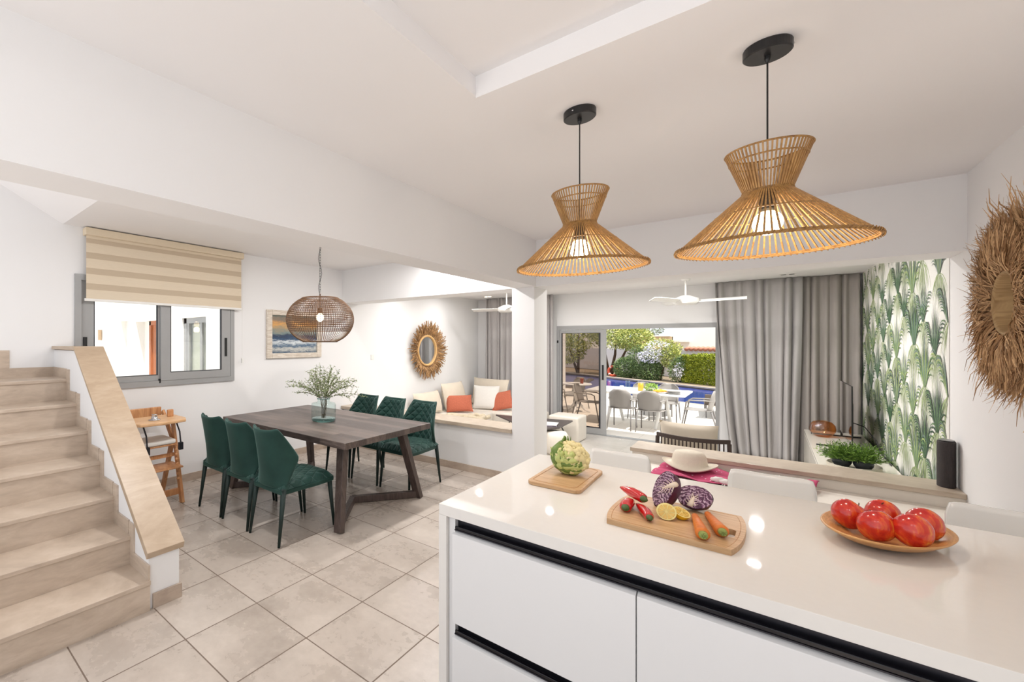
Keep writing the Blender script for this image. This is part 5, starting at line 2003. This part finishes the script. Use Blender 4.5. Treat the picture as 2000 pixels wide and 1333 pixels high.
# neighbours
nb = thing('neighbour_house', (-1.0, 43, ZT), 'plain white neighbouring house high above the garden wall on the right', 'house')
B(-5.0, 40, ZT, 6, 46, 7).build('wall', M['white_render'], nb)
B(-5.4, 39.6, 1.55, -4.0, 39.98, 1.68).build('ledge', M['white_render'], nb)
nb = thing('neighbour_outbuilding', (-6.0, 40, ZT), 'low tan building behind the oleanders', 'building')
B(-7.2, 38.5, ZT, -5.05, 41, 1.95).build('wall', M['tan_wall'], nb)
B(-7.3, 38.4, 1.95, -4.95, 41.1, 2.05).build('parapet', M['white_render'], nb)
nb = thing('distant_house', (-10.5, 52, ZT), 'pale distant house with a blue-grey window behind the tree', 'house')
B(-14, 50, ZT, -8.9, 56, 3.1).build('wall', M['white_render'], nb)
B(-9.75, 49.97, 1.9, -9.2, 50.01, 2.9).build('window', simple('distant_blue_window', (176, 190, 214), 0.3), nb)
tree(-7.2, 47, [((-7.3, 47, 3.0), (0.8, 0.6, 0.8))], 700, 0.22, 0.05, M['leaf_sage'], 15, 'sparse grey shrub rising over the tan building', 'tree')

# outdoor furniture
def make_patio_chair():
    r_ = thing('patio_chair', (0, 0, 0), '', 'chair', 'grey patio armchairs')

    def bk(u, v):
        s = u * 2 - 1
        hw = 0.185 + 0.012 * math.sin(v * PI * 0.9)
        e = (1 - max(0, (v - 0.6) / 0.4) ** 3.2) ** 0.5 if v > 0.6 else 1
        return (s * hw * max(e, 0.55), -0.20 - 0.10 * v + 0.07 * s * s, 0.42 + 0.40 * v)
    MB().grid(bk, 14, 12, 0.008).build('backrest', M['outdoor_shell'], r_, smooth=True)

    def se(u, v):
        s = u * 2 - 1
        return (s * (0.215 + 0.01 * v), -0.21 + 0.44 * v, 0.425 + 0.015 * s * s + 0.012 * math.sin(v * PI) * -1 - 0.02 * max(0, v - .85) * 6)
    MB().grid(se, 10, 12, 0.01).build('seat', M['outdoor_shell'], r_, smooth=True)
    for sx in (-1, 1):
        MB().tube([(sx * 0.19, -0.20, 0.42), (sx * 0.205, -0.30, 0)], [0.014, 0.010], 8).build('leg', M['outdoor_leg'], r_, smooth=True)
        MB().tube([(sx * 0.19, 0.20, 0.42), (sx * 0.205, 0.27, 0)], [0.014, 0.010], 8).build('leg', M['outdoor_leg'], r_, smooth=True)
        MB().tube([(sx * 0.185, -0.24, 0.62), (sx * 0.22, -0.10, 0.625), (sx * 0.22, 0.12, 0.615), (sx * 0.215, 0.18, 0.58), (sx * 0.205, 0.20, 0.42)], 0.013, 8).build('armrest', M['outdoor_shell'], r_, smooth=True)
    return r_


pc = make_patio_chair()
spots = [(-2.15, 10.49, 0, 'grey patio chair with its back to the door, nearer the sliding panel'),
         (-1.66, 10.49, 0, 'grey patio chair with its back to the door, nearer the curtain'),
         (-2.12, 12.15, PI, 'grey patio chair on the pool side of the table behind the orange juice'),
         (-1.62, 12.12, PI, 'grey patio chair on the pool side of the table behind the stacked plates'),
         (-0.98, 11.22, PI / 2, 'grey patio chair seen in profile at the curtain end of the table'),
         (-2.92, 11.0, -PI / 2, 'grey patio chair at the smoked glass end of the white table'),
         (-3.90, 11.75, -1.0, 'grey patio chair at the left of the small round table'),
         (-3.72, 12.75, 2.7, 'grey patio chair on the far side of the small round table')]
for i, (x, y, a, lb) in enumerate(spots):
    place(pc, (x, y, ZT), a, lb, i == 0)
ot = thing('outdoor_table', (-2.0, 11.15, ZT), 'long white outdoor dining table with splayed legs on the terrace', 'table')
B(-2.85, 10.55, 0.505, -1.13, 11.75, 0.54).build('tabletop', M['white_table'], ot, bevel=0.006)
for x in (-2.42, -1.55):
    for sy in (-1, 1):
        MB().tube([(x, 11.15 + sy * 0.1, 0.50), (x + (0.08 if sy > 0 else -0.08), 11.15 + sy * 0.38, ZT)], [0.045, 0.025], 10).build('leg', M['white_table'], ot, smooth=True)
rt2 = thing('round_outdoor_table', (-3.46, 12.05, ZT), 'small round pale table on a pedestal seen through the smoked glass', 'table')
MB().lathe([(0, 0.70), (0.33, 0.70), (0.34, 0.715), (0.33, 0.73), (0, 0.73)], (-3.46, 12.05, ZT), 40, caps=False).build('tabletop', M['white_table'], rt2)
MB().tube([(-3.46, 12.05, 0.5), (-3.46, 12.05, ZT + 0.25)], [0.09, 0.04], 12).build('pedestal', M['white_table'], rt2, smooth=True)
for k in range(3):
    a = 0.6 + k * 2 * PI / 3
    MB().tube([(-3.46, 12.05, ZT + 0.3), (-3.46 + 0.2 * math.cos(a), 12.05 + 0.2 * math.sin(a), ZT + 0.06), (-3.46 + 0.32 * math.cos(a), 12.05 + 0.32 * math.sin(a), ZT)], [0.035, 0.025, 0.015], 8).build('foot', M['white_table'], rt2, smooth=True)
tag(MB().lathe([(0, 0), (0.14, 0), (0.16, 0.015), (0, 0.012)], (-3.52, 12.0, 0.53), 24, caps=False).build('serving_plate', M['white_cloth']), 'pale plate on the small round table', 'plate')
tag(MB().lathe([(0, 0), (0.035, 0), (0.04, 0.12), (0.03, 0.13), (0, 0.13)], (-3.34, 12.05, 0.53), 20, caps=False).build('red_jar', simple('brick_red', (150, 66, 44), 0.4)), 'brick red jar on the small round table', 'jar')

ju = thing('juice_jug', (-1.92, 11.0, 0.54), 'glass jug of orange juice on the white outdoor table', 'jug')
MB().lathe([(0.05, 0), (0.055, 0.1), (0.05, 0.2), (0.06, 0.23)], (-1.92, 11.0, 0.541), 24, caps=False).build('glass', M['pane'], ju, smooth=True)
MB().lathe([(0, 0.004), (0.047, 0.004), (0.051, 0.1), (0.048, 0.16), (0, 0.16)], (-1.92, 11.0, 0.541), 24, caps=False).build('juice', simple('orange_juice', (250, 184, 50), 0.3), ju, smooth=True)
sb = thing('salad_bowl', (-1.76, 11.15, 0.54), 'bowl of green salad behind the juice on the outdoor table', 'bowl')
MB().lathe([(0, 0), (0.05, 0), (0.11, 0.07), (0.105, 0.07), (0, 0.03)], (-1.76, 11.15, 0.54), 24, caps=False).build('bowl_shell', M['white_plastic'], sb, smooth=True)
cloud(sb, 'salad', [((-1.76, 11.15, 0.62), (0.10, 0.10, 0.05))], 260, 0.05, 0.03, leaf_mat('salad_leaves', (120, 160, 60), (190, 214, 120)), 33)
of = thing('fruit_platter', (-1.55, 10.85, 0.54), 'platter of sliced orange fruit on the outdoor table', 'platter')
MB().lathe([(0, 0), (0.1, 0), (0.15, 0.015), (0, 0.012)], (-1.55, 10.85, 0.54), 28, caps=False).build('plate', M['white_plastic'], of, smooth=True)
r = random.Random(3)
oc = simple('orange_slices', (246, 170, 40), 0.5)
q = MB()
for k in range(26):
    a, d = r.uniform(0, 2 * PI), 0.11 * r.random() ** 0.5
    q.ball((-1.55 + d * math.cos(a), 10.85 + d * math.sin(a), 0.572 + 0.035 * (1 - d / 0.11)), (0.035, 0.022, 0.018), 8, 6)
q.build('orange_slices', oc, of, smooth=True)
for k in range(5):
    o = MB().lathe([(0, 0), (0.07, 0), (0.115, 0.010), (0.11, 0.012), (0, 0.006)], (-1.33, 10.75, 0.54 + 0.0125 * k), 28, caps=False).build('dinner_plate', M['white_plastic' if k % 2 else 'outdoor_shell'], smooth=True)
    tag(o, ['lowest', 'second lowest', 'middle', 'second highest', 'topmost'][k] + ' plate of the stack near the corner of the outdoor table', 'plate', 'stack of plates on the outdoor table')
tag(MB().lathe([(0.035, 0), (0.045, 0.1), (0.035, 0.16), (0.042, 0.19), (0.038, 0.19), (0.03, 0.16), (0.04, 0.1), (0.03, 0.005)], (-2.17, 11.1, 0.54), 24, caps=False).build('glass_carafe', M['vase_glass'], smooth=True), 'clear glass carafe at the left of the outdoor table', 'carafe')
tag(MB().lathe([(0, 0), (0.03, 0), (0.04, 0.09), (0.036, 0.09), (0.028, 0.01), (0, 0.008)], (-2.25, 10.95, 0.54), 24, caps=False).build('white_mug', M['white_plastic'], smooth=True), 'white mug beside the glass carafe on the outdoor table', 'mug')


def lounger(x, y, a, label, first=[None]):
    if first[0] is None:
        r_ = thing('sun_lounger', (0, 0, 0), '', 'sun lounger', 'dark mesh sun loungers')
        B(-0.3, -0.3, 0.28, 0.3, 0.95, 0.31).build('lying_surface', M['dark_lounger'], r_, bevel=0.006)
        MB().grid(lambda u, v: (-0.3 + 0.6 * u, -0.3 - 0.42 * v, 0.30 + 0.26 * v), 4, 6, 0.02).build('backrest', M['dark_lounger'], r_)
        for sx in (-1, 1):
            for yy in (-0.35, 0.85):
                MB().tube([(sx * 0.27, yy, 0.29), (sx * 0.27, yy + (0.06 if yy > 0 else -0.06), 0)], 0.015, 8).build('leg', M['outdoor_leg'], r_)
        first[0] = r_
        place(r_, (x, y, ZT), a, label, True)
    else:
        place(first[0], (x, y, ZT), a, label, False)


lounger(-1.95, 13.2, 0.15, 'dark sun lounger seen below the white outdoor table')
lounger(-0.80, 13.7, 0.1, 'dark sun lounger half hidden by the pale curtain')
lounger(-4.75, 15.6, 2.0, 'dark sun lounger seen through the upper smoked glass')
struct('terrace_column', B(-4.62, 14.0, ZT, -4.40, 14.25, 3.0), M['white_render'])

# courtyard outside the left window
ground('courtyard_floor', [(-22, -6), (-4.9, -6), (-4.9, 4.6), (-22, 4.6)], -0.1, M['terrace_tile'])
q = MB()
q.box(-22, 4.4, -0.1, -12.62, 4.8, 5)
q.box(-12.62, 4.4, -0.1, -11.93, 4.8, 1.07)
q.box(-12.62, 4.4, 2.13, -11.93, 4.8, 5)
q.box(-12.62, 4.55, 1.07, -11.93, 4.8, 2.13)
q.box(-11.93, 4.4, -0.1, -11.58, 4.8, 5)
q.box(-11.58, 4.4, 2.08, -10.35, 4.8, 5)
q.box(-11.58, 4.62, -0.1, -10.35, 4.8, 2.08)
q.box(-10.35, 4.4, -0.1, -8.0, 4.8, 5)
struct('wall_courtyard', q, M['white_render'])
q = MB()
wx0, wx1, wzt = -8.02, -7.12, 2.02
q.box(-8.56, 3.9, -0.1, wx0, 4.4, 5)
q.box(wx1, 3.9, -0.1, -4.9, 4.4, 5)
q.box(wx0, 3.9, wzt, wx1, 4.4, 5)
q.box(wx0, 4.1, -0.1, wx1, 4.4, wzt)
struct('wall_courtyard_wing', q, M['white_render'])
cdo = thing('door_2', (-10.7, 4.6, -0.1), None, None)
cdo['kind'] = 'structure'
B(-10.95, 4.56, -0.1, -10.37, 4.61, 2.06).build('door_leaf', M['brown_door'], cdo)
q = MB()
q.box(-11.05, 4.52, -0.1, -10.95, 4.62, 2.08)
q.box(-11.05, 4.52, 1.98, -10.36, 4.62, 2.08)
q.build('door_frame', M['brown_door'], cdo)
cw = thing('window_2', (-7.57, 4.05, 0), None, None)
cw['kind'] = 'structure'
q = MB()
q.box(wx0, 3.94, -0.1, wx0 + 0.10, 4.0, wzt)
q.box(wx1 - 0.05, 3.94, -0.1, wx1, 4.0, wzt)
q.box(wx0, 3.94, wzt - 0.10, wx1, 4.0, wzt)
q.box(wx1 - 0.30, 3.95, -0.1, wx1 - 0.24, 4.0, wzt)
q.box(wx0 + 0.10, 3.95, -0.1, wx0 + 0.17, 4.0, wzt - 0.1)
q.build('window_frame', M['aluminium'], cw)
B(wx0 + 0.1, 3.97, -0.1, wx1 - 0.05, 3.975, wzt - 0.1).build('pane', M['pane'], cw)
tag(B(wx0 + 0.02, 4.03, -0.1, wx1 - 0.1, 4.05, wzt - 0.12).build('net_curtain', simple('cream_net', (226, 224, 204), 0.9)), 'cream net curtain behind the window across the courtyard', 'curtain')
tag(MB().lathe([(0, 0), (0.05, 0), (0.05, 0.3), (0, 0.3)], (-14.1, 4.34, 1.62), 16).build('outdoor_wall_lamp', simple('bronze_lamp', (176, 150, 120), 0.4)), 'small bronze wall lamp on the white courtyard wall', 'wall lamp')
